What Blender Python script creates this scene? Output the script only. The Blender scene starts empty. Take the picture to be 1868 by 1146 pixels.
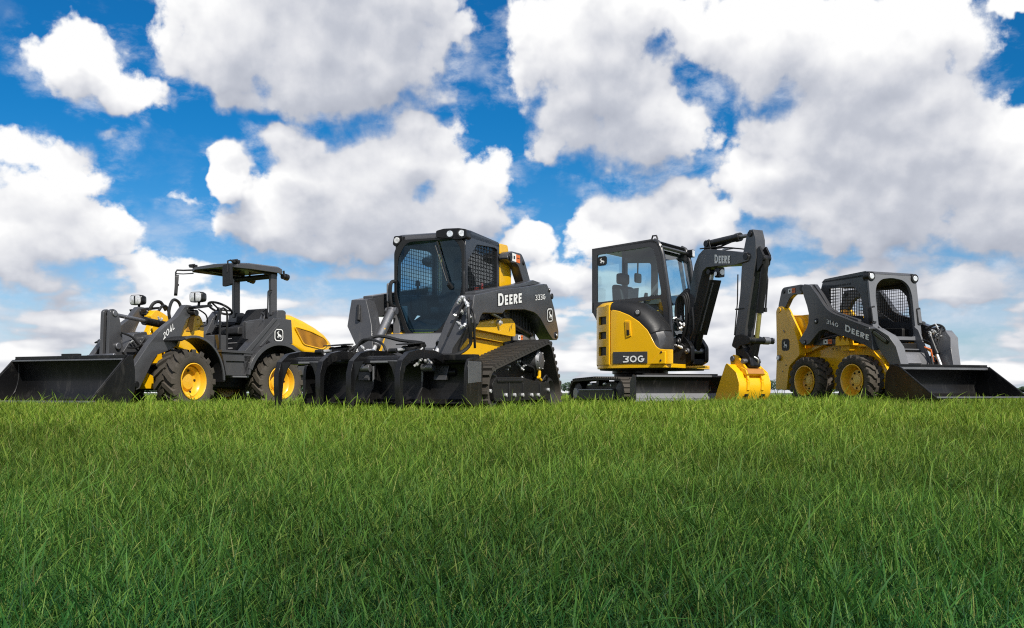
import bpy, bmesh, math, random
import numpy as np
from mathutils import Vector, Matrix
from mathutils.geometry import tessellate_polygon
R = math.radians
random.seed(7)
scene = bpy.context.scene
COL = scene.collection

# ------------------------------------------------------------------ materials
def new_mat(name):
    m = bpy.data.materials.new(name); m.use_nodes = True
    nt = m.node_tree
    return m, nt, nt.nodes["Principled BSDF"], nt.nodes["Material Output"]

def paint(name, col, rough=.4, metal=0., coat=0., var=.15, bump=.0, scale=9., dust=None, spec=.5, scuff=None):
    """painted / moulded surface: slow tone variation, fine roughness breakup and a little dust low down"""
    m, nt, b, out = new_mat(name)
    N, L = nt.nodes, nt.links
    tc = N.new("ShaderNodeTexCoord")
    n1 = N.new("ShaderNodeTexNoise"); n1.inputs["Scale"].default_value = scale * .35; n1.inputs["Detail"].default_value = 6
    L.new(tc.outputs["Object"], n1.inputs["Vector"])
    n2 = N.new("ShaderNodeTexNoise"); n2.inputs["Scale"].default_value = scale * 6; n2.inputs["Detail"].default_value = 8
    L.new(tc.outputs["Object"], n2.inputs["Vector"])
    r = N.new("ShaderNodeMapRange"); r.inputs["To Min"].default_value = 1 - var; r.inputs["To Max"].default_value = 1 + var
    L.new(n1.outputs["Fac"], r.inputs["Value"])
    mx = N.new("ShaderNodeVectorMath"); mx.operation = 'SCALE'; mx.inputs[0].default_value = col[:3]
    L.new(r.outputs["Result"], mx.inputs["Scale"])
    last = mx.outputs["Vector"]
    if dust:
        sx = N.new("ShaderNodeSeparateXYZ"); L.new(tc.outputs["Object"], sx.inputs[0])
        d1 = N.new("ShaderNodeMapRange"); d1.inputs["From Min"].default_value = dust[1]; d1.inputs["From Max"].default_value = 0
        d1.inputs["To Min"].default_value = 0; d1.inputs["To Max"].default_value = dust[2]
        L.new(sx.outputs["Z"], d1.inputs["Value"])
        mu = N.new("ShaderNodeMath"); mu.operation = 'MULTIPLY'
        L.new(d1.outputs["Result"], mu.inputs[0]); L.new(n2.outputs["Fac"], mu.inputs[1])
        mm = N.new("ShaderNodeMix"); mm.data_type = 'RGBA'
        L.new(mu.outputs[0], mm.inputs["Factor"]); L.new(last, mm.inputs["A"]); mm.inputs["B"].default_value = dust[0] + (1,)
        last = mm.outputs["Result"]
    if scuff:
        mp = N.new("ShaderNodeMapping"); mp.inputs["Scale"].default_value = (5, 9, 2.2); L.new(tc.outputs["Object"], mp.inputs["Vector"])
        n3 = N.new("ShaderNodeTexNoise"); n3.inputs["Scale"].default_value = 1.1; n3.inputs["Detail"].default_value = 5; n3.inputs["Roughness"].default_value = .62; n3.inputs["Distortion"].default_value = .8
        L.new(mp.outputs[0], n3.inputs["Vector"])
        s1 = N.new("ShaderNodeMapRange"); s1.inputs["From Min"].default_value = .54; s1.inputs["From Max"].default_value = .78; s1.inputs["To Max"].default_value = scuff[1]
        L.new(n3.outputs["Fac"], s1.inputs["Value"])
        ms = N.new("ShaderNodeMix"); ms.data_type = 'RGBA'; L.new(s1.outputs[0], ms.inputs["Factor"]); L.new(last, ms.inputs["A"]); ms.inputs["B"].default_value = scuff[0] + (1,)
        last = ms.outputs["Result"]
    L.new(last, b.inputs["Base Color"])
    r2 = N.new("ShaderNodeMapRange"); r2.inputs["To Min"].default_value = max(.03, rough - .12); r2.inputs["To Max"].default_value = rough + .14
    L.new(n2.outputs["Fac"], r2.inputs["Value"]); L.new(r2.outputs["Result"], b.inputs["Roughness"])
    b.inputs["Metallic"].default_value = metal
    b.inputs["Specular IOR Level"].default_value = spec
    b.inputs["Coat Weight"].default_value = coat; b.inputs["Coat Roughness"].default_value = .12
    if bump:
        bp = N.new("ShaderNodeBump"); bp.inputs["Strength"].default_value = bump; bp.inputs["Distance"].default_value = .004
        L.new(n2.outputs["Fac"], bp.inputs["Height"]); L.new(bp.outputs["Normal"], b.inputs["Normal"])
    return m

YEL = paint("yellow_paint", (.86, .47, .004), .34, coat=.35, var=.07, dust=((.30, .21, .10), .45, .35), scuff=((.55, .31, .05), .12))
GREY = paint("charcoal_paint", (.052, .0525, .056), .32, coat=.28, var=.2, bump=.02, dust=((.16, .13, .09), .5, .4), scuff=((.11, .105, .10), .35))
CABB = paint("satin_black_paint", (.022, .0225, .025), .30, coat=.3, var=.2, bump=.02)
LGREY = paint("grey_paint", (.15, .152, .16), .38, coat=.15, var=.2, bump=.02)
BLACK = paint("black_paint", (.0055, .0055, .006), .36, coat=.05, var=.4, bump=.06, dust=((.07, .06, .045), .4, .25), spec=.38, scuff=((.060, .056, .050), .55))
PLAST = paint("black_plastic", (.009, .009, .0095), .5, var=.2, bump=.08)
RUB = paint("rubber", (.030, .029, .028), .72, var=.3, bump=.25, scale=14, dust=((.20, .16, .11), .9, .55), spec=.35)
STEEL = paint("bright_steel", (.66, .66, .66), .36, metal=.55, var=.12)
WORN = paint("worn_steel", (.26, .26, .27), .48, metal=.9, var=.3, bump=.1)
WHITE = paint("white_decal", (.82, .82, .80), .45, var=.03)
BLKD = paint("black_decal", (.008, .008, .008), .5, var=.05)
ORNG = paint("orange_decal", (.72, .16, .03), .5, var=.1)
SEAT = paint("seat_vinyl", (.018, .018, .019), .6, var=.2, bump=.15)
GOLD = paint("gold_rod", (.55, .47, .16), .3, metal=.8, var=.1)
REDP = paint("red_plastic", (.45, .03, .02), .4, var=.1)
HULL = paint("dark_machinery", (.009, .0085, .008), .55, var=.5, bump=.2)

def glass_mat(name, tint, refl, gcol=(.9, .95, 1)):
    m, nt, b, out = new_mat(name); N, L = nt.nodes, nt.links
    N.remove(b)
    tr = N.new("ShaderNodeBsdfTransparent"); tr.inputs["Color"].default_value = tint + (1,)
    gl = N.new("ShaderNodeBsdfGlossy"); gl.inputs["Roughness"].default_value = .02; gl.inputs["Color"].default_value = gcol + (1,)
    fr = N.new("ShaderNodeFresnel"); ge = N.new("ShaderNodeNewGeometry"); io = N.new("ShaderNodeMapRange"); io.inputs["To Min"].default_value = 1.5; io.inputs["To Max"].default_value = 1 / 1.5
    L.new(ge.outputs["Backfacing"], io.inputs["Value"]); L.new(io.outputs["Result"], fr.inputs["IOR"])
    mr = N.new("ShaderNodeMapRange"); mr.inputs["To Min"].default_value = refl; mr.inputs["To Max"].default_value = 1
    tc = N.new("ShaderNodeTexCoord"); nz = N.new("ShaderNodeTexNoise"); nz.inputs["Scale"].default_value = 2.5
    bp = N.new("ShaderNodeBump"); bp.inputs["Strength"].default_value = .06; bp.inputs["Distance"].default_value = .02
    L.new(tc.outputs["Object"], nz.inputs["Vector"]); L.new(nz.outputs["Fac"], bp.inputs["Height"]); L.new(bp.outputs["Normal"], gl.inputs["Normal"])
    mx = N.new("ShaderNodeMixShader")
    L.new(fr.outputs[0], mr.inputs["Value"]); L.new(mr.outputs["Result"], mx.inputs[0])
    L.new(tr.outputs[0], mx.inputs[1]); L.new(gl.outputs[0], mx.inputs[2]); L.new(mx.outputs[0], out.inputs["Surface"])
    return m
GLASS = glass_mat("clear_glass", (.70, .86, .90), .05)
DGLASS = glass_mat("tinted_glass", (.52, .74, .84), .08)

FGLASS = glass_mat("blue_tinted_glass", (.30, .52, .66), .01, (.5, .74, .95))
GLASS2 = glass_mat("pale_glass", (.80, .92, .95), .04)
def lens_mat():
    m, nt, b, out = new_mat("lamp_lens"); N, L = nt.nodes, nt.links
    tc = N.new("ShaderNodeTexCoord"); v = N.new("ShaderNodeTexVoronoi"); v.inputs["Scale"].default_value = 60
    L.new(tc.outputs["Object"], v.inputs["Vector"])
    cr = N.new("ShaderNodeMapRange"); cr.inputs["To Min"].default_value = .95; cr.inputs["To Max"].default_value = .45
    L.new(v.outputs["Distance"], cr.inputs["Value"])
    cb = N.new("ShaderNodeCombineColor")
    for i in range(3): L.new(cr.outputs["Result"], cb.inputs[i])
    L.new(cb.outputs[0], b.inputs["Base Color"]); b.inputs["Roughness"].default_value = .15; b.inputs["Metallic"].default_value = .25
    b.inputs["Coat Weight"].default_value = 1
    return m
LENS = lens_mat()

def grille_mat():
    m, nt, b, out = new_mat("perforated_orange_grille"); N, L = nt.nodes, nt.links
    tc = N.new("ShaderNodeTexCoord"); v = N.new("ShaderNodeTexVoronoi"); v.inputs["Scale"].default_value = 55; v.inputs["Randomness"].default_value = 0
    L.new(tc.outputs["Object"], v.inputs["Vector"])
    r = N.new("ShaderNodeValToRGB"); r.color_ramp.elements[0].position = .25; r.color_ramp.elements[0].color = (.06, .025, .004, 1)
    r.color_ramp.elements[1].position = .45; r.color_ramp.elements[1].color = (.40, .17, .008, 1)
    L.new(v.outputs["Distance"], r.inputs[0]); L.new(r.outputs[0], b.inputs["Base Color"]); b.inputs["Roughness"].default_value = .5
    return m
GRILLE = grille_mat()

# ------------------------------------------------------------------ mesh builder
class MB:
    def __init__(s, xf=None):
        s.v = []; s.f = []; s.mi = []; s.mats = []; s.xf = xf; s.cur = 0
    def mat(s, m):
        if m not in s.mats: s.mats.append(m)
        s.cur = s.mats.index(m); return s
    def add(s, vs, fs):
        o = len(s.v); s.v += [tuple(p) for p in vs]
        for f in fs: s.f.append([i + o for i in f]); s.mi.append(s.cur)
    def box(s, x0, x1, y0, y1, z0, z1):
        vs = [(x, y, z) for z in (z0, z1) for y in (y0, y1) for x in (x0, x1)]
        s.add(vs, [(0, 2, 3, 1), (4, 5, 7, 6), (0, 1, 5, 4), (2, 6, 7, 3), (0, 4, 6, 2), (1, 3, 7, 5)]); return s
    def rings(s, rs, cap=True, close=True):
        n = len(rs[0]); vs = [p for r in rs for p in r]; fs = []
        for k in range(len(rs) - 1):
            for i in range(n if close else n - 1):
                j = (i + 1) % n
                fs.append((k * n + i, k * n + j, (k + 1) * n + j, (k + 1) * n + i))
        if cap:
            fs.append(tuple(range(n))[::-1]); fs.append(tuple((len(rs) - 1) * n + i for i in range(n)))
        s.add(vs, fs); return s
    def prism(s, poly, a0, a1, ax='y'):
        def P(p, a): return (p[0], a, p[1]) if ax == 'y' else ((a, p[0], p[1]) if ax == 'x' else (p[0], p[1], a))
        return s.rings([[P(p, a0) for p in poly], [P(p, a1) for p in poly]])
    def plate(s, outer, holes, a0, a1, ax='y'):
        """flat plate with openings"""
        def P(p, a): return (p[0], a, p[1]) if ax == 'y' else ((a, p[0], p[1]) if ax == 'x' else (p[0], p[1], a))
        loops = [outer] + holes; flat = [p for l in loops for p in l]
        tris = tessellate_polygon([[Vector((p[0], p[1], 0)) for p in l] for l in loops])
        n = len(flat); vs = [P(p, a0) for p in flat] + [P(p, a1) for p in flat]; fs = []
        for t in tris: fs.append(tuple(t)); fs.append(tuple(i + n for i in reversed(t)))
        o = 0
        for l in loops:
            m = len(l)
            for i in range(m):
                j = (i + 1) % m; fs.append((o + i, o + j, o + j + n, o + i + n))
            o += m
        s.add(vs, fs); return s
    def slab(s, pts, t):
        """planar 3D polygon given thickness t along its normal"""
        P = [Vector(p) for p in pts]; nrm = Vector((0, 0, 0))
        for i in range(len(P)):
            a, b = P[i], P[(i + 1) % len(P)]; nrm += a.cross(b)
        nrm.normalize()
        return s.rings([[p - nrm * t / 2 for p in P], [p + nrm * t / 2 for p in P]])
    def cyl(s, p0, p1, r0, r1=None, n=16, cap=True):
        p0, p1 = Vector(p0), Vector(p1); r1 = r0 if r1 is None else r1
        d = (p1 - p0).normalized(); u = d.orthogonal().normalized(); w = d.cross(u)
        mk = lambda c, r: [c + (u * math.cos(2 * math.pi * i / n) + w * math.sin(2 * math.pi * i / n)) * r for i in range(n)]
        return s.rings([mk(p0, r0), mk(p1, r1)], cap)
    def tube(s, pts, r, n=8, smooth=0):
        P = [Vector(p) for p in pts]
        if smooth:
            Q = []
            for i in range(len(P) - 1):
                a, b, c, d = P[max(i - 1, 0)], P[i], P[i + 1], P[min(i + 2, len(P) - 1)]
                for k in range(smooth):
                    t = k / smooth
                    Q.append(.5 * ((2 * b) + (c - a) * t + (2 * a - 5 * b + 4 * c - d) * t * t + (3 * b - a - 3 * c + d) * t ** 3))
            P = Q + [P[-1]]
        rs = []; u = None
        for i, p in enumerate(P):
            d = (P[min(i + 1, len(P) - 1)] - P[max(i - 1, 0)]).normalized()
            u = d.orthogonal().normalized() if u is None else (u - d * u.dot(d)).normalized()
            w = d.cross(u)
            rs.append([p + (u * math.cos(2 * math.pi * k / n) + w * math.sin(2 * math.pi * k / n)) * r for k in range(n)])
        return s.rings(rs)
    def lathe(s, prof, n=32, c=(0, 0, 0), ax='y', close=False, cap=True):
        rs = []
        for r, h in prof:
            ring = []
            for i in range(n):
                a = 2 * math.pi * i / n; x, z = r * math.cos(a), r * math.sin(a)
                q = (x, h, z) if ax == 'y' else ((h, x, z) if ax == 'x' else (x, z, h))
                ring.append((q[0] + c[0], q[1] + c[1], q[2] + c[2]))
            rs.append(ring)
        if close: rs.append(rs[0])
        return s.rings(rs, cap=cap and not close)
    def grid_mesh(s, P0, U, V, pitch, t, poly=None):
        """welded wire mesh on a plane: bars along U and V, each of thickness t, clipped to poly (in u,v metres)"""
        P0, U, V = Vector(P0), Vector(U), Vector(V); lu, lv = U.length, V.length
        u, v = U.normalized(), V.normalized(); nrm = u.cross(v)
        poly = poly or [(0, 0), (lu, 0), (lu, lv), (0, lv)]
        def spans(val, k):
            xs = []
            for i in range(len(poly)):
                a, b = poly[i], poly[(i + 1) % len(poly)]
                if (a[k] - val) * (b[k] - val) < 0:
                    f = (val - a[k]) / (b[k] - a[k]); xs.append(a[1 - k] + f * (b[1 - k] - a[1 - k]))
            xs.sort(); return [(xs[i], xs[i + 1]) for i in range(0, len(xs) - 1, 2)]
        for k, (len_, d, e) in enumerate(((lu, u, v), (lv, v, u))):
            c = pitch * .5
            while c < len_:
                for a, b in spans(c, k):
                    q0 = P0 + d * c + e * a + nrm * (t * .3 * k); q1 = P0 + d * c + e * b + nrm * (t * .3 * k)
                    s.cyl(q0, q1, t * .42, n=4, cap=False)
                c += pitch
        return s
    def strokes(s, lines, O, UX, UZ, NRM, wt, lift=.002):
        """strip lettering: poly-lines in glyph units, mitred, laid a hair above the surface"""
        O, UX, UZ, NRM = Vector(O), Vector(UX), Vector(UZ), Vector(NRM).normalized()
        for k, (ln, closed) in enumerate(lines):
            n = len(ln); L_, R_ = [], []
            P = [Vector((p[0], p[1])) for p in ln]
            ws = [p[2] if len(p) > 2 else wt for p in ln]
            for i in range(n):
                a = P[i - 1] if (i > 0 or closed) else None
                b = P[(i + 1) % n] if (i < n - 1 or closed) else None
                d0 = (P[i] - a).normalized() if a is not None else (b - P[i]).normalized()
                d1 = (b - P[i]).normalized() if b is not None else d0
                m = Vector((-(d0.y + d1.y), d0.x + d1.x)); m = m.normalized() if m.length > 1e-6 else Vector((-d0.y, d0.x))
                c = max(.35, m.dot(Vector((-d0.y, d0.x))))
                L_.append(P[i] + m * ws[i] / 2 / c); R_.append(P[i] - m * ws[i] / 2 / c)
            h = lift + k * .0004
            to = lambda q: O + UX * q.x + UZ * q.y + NRM * h
            vs = [to(q) for q in L_] + [to(q) for q in R_]; fs = []
            for i in range(n if closed else n - 1):
                j = (i + 1) % n; fs.append((i, j, j + n, i + n))
            s.add(vs, fs)
        return s
    def build(s, name, m=None, parent=None, bev=0., ang=35, label=None, seg=2, flat=False):
        me = bpy.data.meshes.new(name)
        vs = [s.xf @ Vector(p) for p in s.v] if s.xf is not None else s.v
        me.from_pydata([tuple(p) for p in vs], [], s.f)
        mats = s.mats or [m]
        for q in mats: me.materials.append(q)
        if s.mats: me.polygons.foreach_set("material_index", s.mi)
        bm = bmesh.new(); bm.from_mesh(me); bmesh.ops.recalc_face_normals(bm, faces=bm.faces[:]); bm.to_mesh(me); bm.free()
        me.validate()
        o = bpy.data.objects.new(name, me); COL.objects.link(o)
        if not flat:
            me.polygons.foreach_set("use_smooth", [True] * len(me.polygons)); me.set_sharp_from_angle(angle=R(ang))
        if bev:
            b = o.modifiers.new("edge", 'BEVEL'); b.width = bev; b.segments = seg; b.limit_method = 'ANGLE'; b.angle_limit = R(40)
            b.harden_normals = True; b.use_clamp_overlap = True
        if parent is not None: o.parent = parent
        if label: o["label"] = label
        return o

def mir(poly): return [(p[0], -p[1]) + tuple(p[2:]) for p in poly]
def rnd(poly, r, n=4):
    """round the corners of a 2D polygon"""
    out = []; m = len(poly)
    for i in range(m):
        p = Vector(poly[i][:2]); a = Vector(poly[i - 1][:2]); b = Vector(poly[(i + 1) % m][:2])
        la, lb = (a - p).length, (b - p).length; q = min(r, la * .45, lb * .45)
        s0 = p + (a - p).normalized() * q; s1 = p + (b - p).normalized() * q
        for k in range(n + 1):
            t = k / n; v = s0 * (1 - t) ** 2 + p * 2 * t * (1 - t) + s1 * t * t; out.append((v.x, v.y))
    return out
def arc(cx, cz, r, a0, a1, n=10): return [(cx + r * math.cos(R(a0 + (a1 - a0) * i / n)), cz + r * math.sin(R(a0 + (a1 - a0) * i / n))) for i in range(n + 1)]
def hexn(c, r): return [(c[0] + r * math.cos(R(60 * i)), c[1] + r * math.sin(R(60 * i))) for i in range(6)]

def thing(name, label, cat, loc, rz, group=None):
    o = bpy.data.objects.new(name, None); COL.objects.link(o); o.location = loc; o.rotation_euler = (0, 0, rz)
    o.empty_display_size = .3; o["label"] = label; o["category"] = cat
    if group: o["group"] = group
    return o
def pivot(name, parent, loc=(0, 0, 0), rz=0):
    o = bpy.data.objects.new(name, None); COL.objects.link(o); o.parent = parent; o.location = loc; o.rotation_euler = (0, 0, rz); o.empty_display_size = .1
    return o
def dup(o, parent, loc, rz):
    c = o.copy(); COL.objects.link(c); c.parent = parent; c.location = loc; c.rotation_euler = (0, 0, rz)
    for ch in list(o.children):
        d = ch.copy(); COL.objects.link(d); d.parent = c
    return c

# ------------------------------------------------------------------ lettering
def ell(cx, cy, rx, ry, a0, a1, n=10): return [(cx + rx * math.cos(R(a0 + (a1 - a0) * i / n)), cy + ry * math.sin(R(a0 + (a1 - a0) * i / n))) for i in range(n + 1)]
def glyph(c, w, t):
    h = t / 2; x1 = w - h; y1 = 1 - h
    if c == 'D': return [([(h, y1), (h, h), (w * .5, h)] + ell(w * .5, .5, x1 - w * .5, .5 - h, -80, 80, 8) + [(w * .5, y1)], True)]
    if c == 'E': return [([(x1 + h, y1), (h, y1), (h, h), (x1 + h, h)], False), ([(t, .5), (w * .86, .5)], False)]
    if c == 'R': return [([(h, .44), (h, y1), (w * .55, y1)] + ell(w * .55, .72, x1 - w * .55, .28 - h, 80, -80, 6) + [(w * .55, .44)], True),
                         ([(h, .44 - h), (h, 0)], False), ([(w * .5, .44 - h), (x1, 0)], False)]
    if c == '3': return [([(h * .5, y1), (x1 - .1, y1)] + ell(w * .6, .755, x1 - w * .6, .245 - h, 70, -60, 6) + [(w * .45, .52)], False),
                         ([(w * .45, .50)] + ell(w * .58, .27, x1 - w * .58, .27 - h, 70, -75, 7) + [(w * .4, h), (h * .5, h)], False)]
    if c in '0O': return [(ell(w / 2, .5, w / 2 - h, .5 - h, 0, 345, 23), True)]
    if c == 'G': return [(ell(w / 2, .5, w / 2 - h, .5 - h, 48, 340, 18) + [(x1, .46), (w * .52, .46)], False)]
    if c == '2': return [(ell(w / 2, .68, w / 2 - h, .32 - h, 160, -25, 9) + [(h, h), (w, h)], False)]
    if c == '4': return [([(w, .28), (h, .28), (w * .66, 1.0)], False), ([(w * .72, .62), (w * .72, 0)], False)]
    if c == '1': return [([(0, .74), (w * .5, y1), (w * .5, 0)], False)]
    if c == 'L': return [([(h, 1), (h, h), (w, h)], False)]
def text_lines(txt, t, ws=None, sp=.16, caps=1.0):
    """-> list of strokes in height units; letters after the first are scaled by caps (small capitals)"""
    out = []; x = 0
    W = dict(D=.74, E=.56, R=.68, L=.55); W.update({'3': .72, '0': .86, 'O': 1.0, 'G': .86, '2': .72, '4': .78, '1': .34})
    if ws: W.update(ws)
    for i, c in enumerate(txt):
        k = 1 if i == 0 else caps
        for ln, cl in glyph(c, W[c], t if k == 1 else t / k * .92): out.append(([(x + p[0] * k, p[1] * k) for p in ln], cl))
        x += W[c] * k + sp
    return out, x - sp
def lettering(name, txt, parent, O, UX, UZ, NRM, width, height, t=.2, caps=1., outline=0, mat=None, xf=None, ws=None, sp=.16):
    ls, w = text_lines(txt, t, ws, sp, caps)
    UX = Vector(UX).normalized() * (width / w); UZ = Vector(UZ).normalized() * height
    b = MB(xf)
    if outline:
        b.mat(BLKD).strokes(ls, O, UX, UZ, NRM, t + outline, .0015)
    b.mat(mat or WHITE).strokes(ls, O, UX, UZ, NRM, t, .006)
    return b.build(name, None, parent, flat=True)
DEER = [([(.13, .70, .05), (.22, .76, .12), (.30, .72, .13), (.36, .60, .17), (.46, .50, .26), (.60, .44, .22), (.74, .40, .28), (.84, .34, .16), (.90, .27, .03)], False),
        ([(.44, .44, .12), (.30, .36, .08), (.22, .26, .07), (.33, .17, .05), (.38, .16, .03)], False),
        ([(.50, .40, .10), (.42, .26, .07), (.50, .14, .05)], False),
        ([(.80, .36, .14), (.86, .24, .09), (.78, .14, .06), (.72, .06, .04)], False),
        ([(.24, .80, .05), (.36, .90, .06), (.52, .93, .04)], False), ([(.30, .84, .04), (.40, .80, .05), (.50, .82, .03)], False)]
def badge(name, parent, C, UX, UZ, NRM, w, h, xf=None, ring=True, fill=True):
    """leaping deer in a rounded shield"""
    O = Vector(C) - Vector(UX).normalized() * w / 2 - Vector(UZ).normalized() * h / 2
    UX = Vector(UX).normalized() * w; UZ = Vector(UZ).normalized() * h; n = Vector(NRM).normalized()
    b = MB(xf)
    def face(poly, lift, m):
        b.mat(m).add([O + UX * p[0] + UZ * p[1] + n * lift for p in poly], [tuple(range(len(poly)))])
    sh = rnd([(.0, .16), (.16, .0), (.84, .0), (1, .16), (1, .84), (.84, 1), (.16, 1), (0, .84)], .16, 3)
    sc = lambda k: [(.5 + (p[0] - .5) * k, .5 + (p[1] - .5) * k) for p in sh]
    if fill:
        face(sc(1.12), .002, BLKD)
        if ring: face(sc(1.0), .004, WHITE); face(sc(.84), .006, BLKD)
    b.mat(WHITE).strokes([([(.16 + .68 * q[0], .14 + .72 * q[1], .68 * q[2]) for q in l], c) for l, c in DEER], O, UX, UZ, NRM, .1, .009)
    return b.build(name, None, parent, flat=True)
def decal(name, parent, O, UX, UZ, NRM, xf=None):
    """small safety label: white field and orange field"""
    O, UX, UZ, n = Vector(O), Vector(UX), Vector(UZ), Vector(NRM).normalized()
    b = MB(xf)
    for m, a, c in ((WHITE, 0, .5), (ORNG, .5, 1)):
        b.mat(m).add([O + UX * p + UZ * q + n * .003 for p, q in ((a, 0), (c, 0), (c, 1), (a, 1))], [(0, 1, 2, 3)])
    b.mat(BLKD).add([O + UX * p + UZ * q + n * .005 for p, q in ((.16, .3), (.34, .3), (.34, .7), (.16, .7))], [(0, 1, 2, 3)])
    b.mat(BLKD).add([O + UX * p + UZ * q + n * .005 for p, q in ((.58, .52), (.94, .52), (.94, .6), (.58, .6))], [(0, 1, 2, 3)])
    return b.build(name, None, parent, flat=True)

# ------------------------------------------------------------------ wheels, tracks, shared pieces
def tyre_mesh(Rr, w, rr, nl, lh, kind):
    b = MB().mat(RUB); h = w / 2; rb = Rr - lh
    m = (rr + rb) / 2
    half = [(rr - .004, h * .74), (rr + .012, h * .90), (rr + .03, h * .96), (m, h * 1.0), (rb - .035, h * .985), (rb - .008, h * .93), (rb, h * .84)]
    prof = [(r, y) for r, y in half] + [(rb + .004, 0)] + [(r, -y) for r, y in reversed(half)]
    b.lathe(prof, 56, cap=False)
    dth = 2 * math.pi / nl
    for sd in (1, -1):
        for i in range(nl):
            t0 = dth * (i + (.5 if sd < 0 else 0)); rs = []
            if kind == 'bar':   # long slanted bars meeting at the middle
                pts = [(0, h * 1.005, rb - .045, Rr - .030, .26), (.0, h * .97, rb - .02, Rr - .006, .27), (.30, h * .60, rb - .02, Rr, .30), (.62, h * .25, rb - .02, Rr, .26), (.78, -h * .04, rb - .02, Rr - .002, .20)]
            else:               # shorter blocks with a stepped end
                pts = [(0, h * 1.005, rb - .035, Rr - .022, .34), (.0, h * .95, rb - .02, Rr - .004, .34), (.22, h * .55, rb - .02, Rr, .36), (.55, h * .30, rb - .02, Rr, .34), (.62, -h * .06, rb - .02, Rr - .001, .30)]
            for f, y, r0, r1, wd in pts:
                c = t0 + f * dth; q = wd * dth
                rs.append([(r0 * math.cos(c - q), y * sd, r0 * math.sin(c - q)), (r1 * math.cos(c - q * .8), y * sd, r1 * math.sin(c - q * .8)),
                           (r1 * math.cos(c + q * .8), y * sd, r1 * math.sin(c + q * .8)), (r0 * math.cos(c + q), y * sd, r0 * math.sin(c + q))])
            b.rings(rs)
    return b

def track_outline(circles, step=.03):
    pts = []
    for cx, cz, r in circles: pts += [(cx + r * math.cos(2 * math.pi * i / 60), cz + r * math.sin(2 * math.pi * i / 60)) for i in range(60)]
    pts = sorted(set((round(a, 5), round(c, 5)) for a, c in pts))
    def half(P):
        o = []
        for p in P:
            while len(o) >= 2 and (o[-1][0] - o[-2][0]) * (p[1] - o[-2][1]) - (o[-1][1] - o[-2][1]) * (p[0] - o[-2][0]) <= 0: o.pop()
            o.append(p)
        return o
    h = half(pts)[:-1] + half(pts[::-1])[:-1]
    L = [0]
    for i in range(len(h)): L.append(L[-1] + math.dist(h[i], h[(i + 1) % len(h)]))
    n = int(L[-1] / step); out = []; k = 0
    for j in range(n):
        t = L[-1] * j / n
        while L[k + 1] < t: k += 1
        f = (t - L[k]) / (L[k + 1] - L[k]); a, c = h[k], h[(k + 1) % len(h)]
        out.append((a[0] + (c[0] - a[0]) * f, a[1] + (c[1] - a[1]) * f))
    return out, L[-1]
def belt(circles, y0, y1, t, lug, pitch, xf=None, pattern=3):
    out, L = track_outline(circles, pitch / 4)
    n = len(out) - len(out) % 4; b = MB(xf).mat(RUB)
    nr = []
    for i in range(len(out)):
        a, c = out[i - 1], out[(i + 1) % len(out)]; d = Vector((c[0] - a[0], c[1] - a[1])).normalized(); nr.append((d.y, -d.x))
    at = lambda i, h: (out[i % len(out)][0] + nr[i % len(out)][0] * h, out[i % len(out)][1] + nr[i % len(out)][1] * h)
    rs = []
    for i in range(len(out) + 1):
        p, q = at(i, -t), at(i, 0); rs.append([(p[0], y0, p[1]), (p[0], y1, p[1]), (q[0], y1, q[1]), (q[0], y0, q[1])])
    b.rings(rs, cap=False)
    w = y1 - y0
    for k, i in enumerate(range(0, n, 4)):
        segs = [(.0, .30), (.36, .64), (.70, 1.0)] if pattern == 3 else [(0, .46), (.54, 1)]
        for j, (a, c) in enumerate(segs):
            o = 2 if (j % 2 == 1) else 0
            r4 = []
            for yy in (y0 + w * a - (.006 if a == 0 else 0), y0 + w * c + (.006 if c == 1 else 0)):
                p0, p1, p2, p3 = at(i + o, -.004), at(i + o, lug), at(i + o + 2, lug), at(i + o + 2, -.004)
                p1 = (p1[0] * .85 + p2[0] * .15, p1[1] * .85 + p2[1] * .15); p2 = (p2[0] * .85 + p1[0] * .15, p2[1] * .85 + p1[1] * .15)
                r4.append([(q[0], yy, q[1]) for q in (p0, p1, p2, p3)])
            b.rings(r4)
    return b
def bolts(b, pts, ax, d, r=.014, hgt=.012):
    for p in pts:
        v = Vector(p); n = Vector({'x': (d, 0, 0), 'y': (0, d, 0), 'z': (0, 0, d)}[ax]); b.cyl(v - n * .004, v + n * hgt, r, n=6)
    return b
def ram(p0, p1, parent, r=.04, f=.6, rod=STEEL, body=BLACK, xf=None, name='hydraulic_cylinder'):
    p0, p1 = Vector(p0), Vector(p1); m = p0.lerp(p1, f); d = (p1 - p0).normalized()
    b = MB(xf).mat(body); b.cyl(p0, m, r); b.cyl(m - d * .03, m + d * .012, r * 1.14); b.cyl(p0 - d * .01, p0 + d * .02, r * 1.1)
    s = d.orthogonal().normalized()
    b.cyl(p0 - Vector((0, r * 1.3, 0)), p0 + Vector((0, r * 1.3, 0)), r * .8); b.cyl(p1 - Vector((0, r * 1.3, 0)), p1 + Vector((0, r * 1.3, 0)), r * .8)
    b.mat(rod).cyl(m, p1, r * .52)
    return b.build(name, None, parent, bev=.003)

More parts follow.
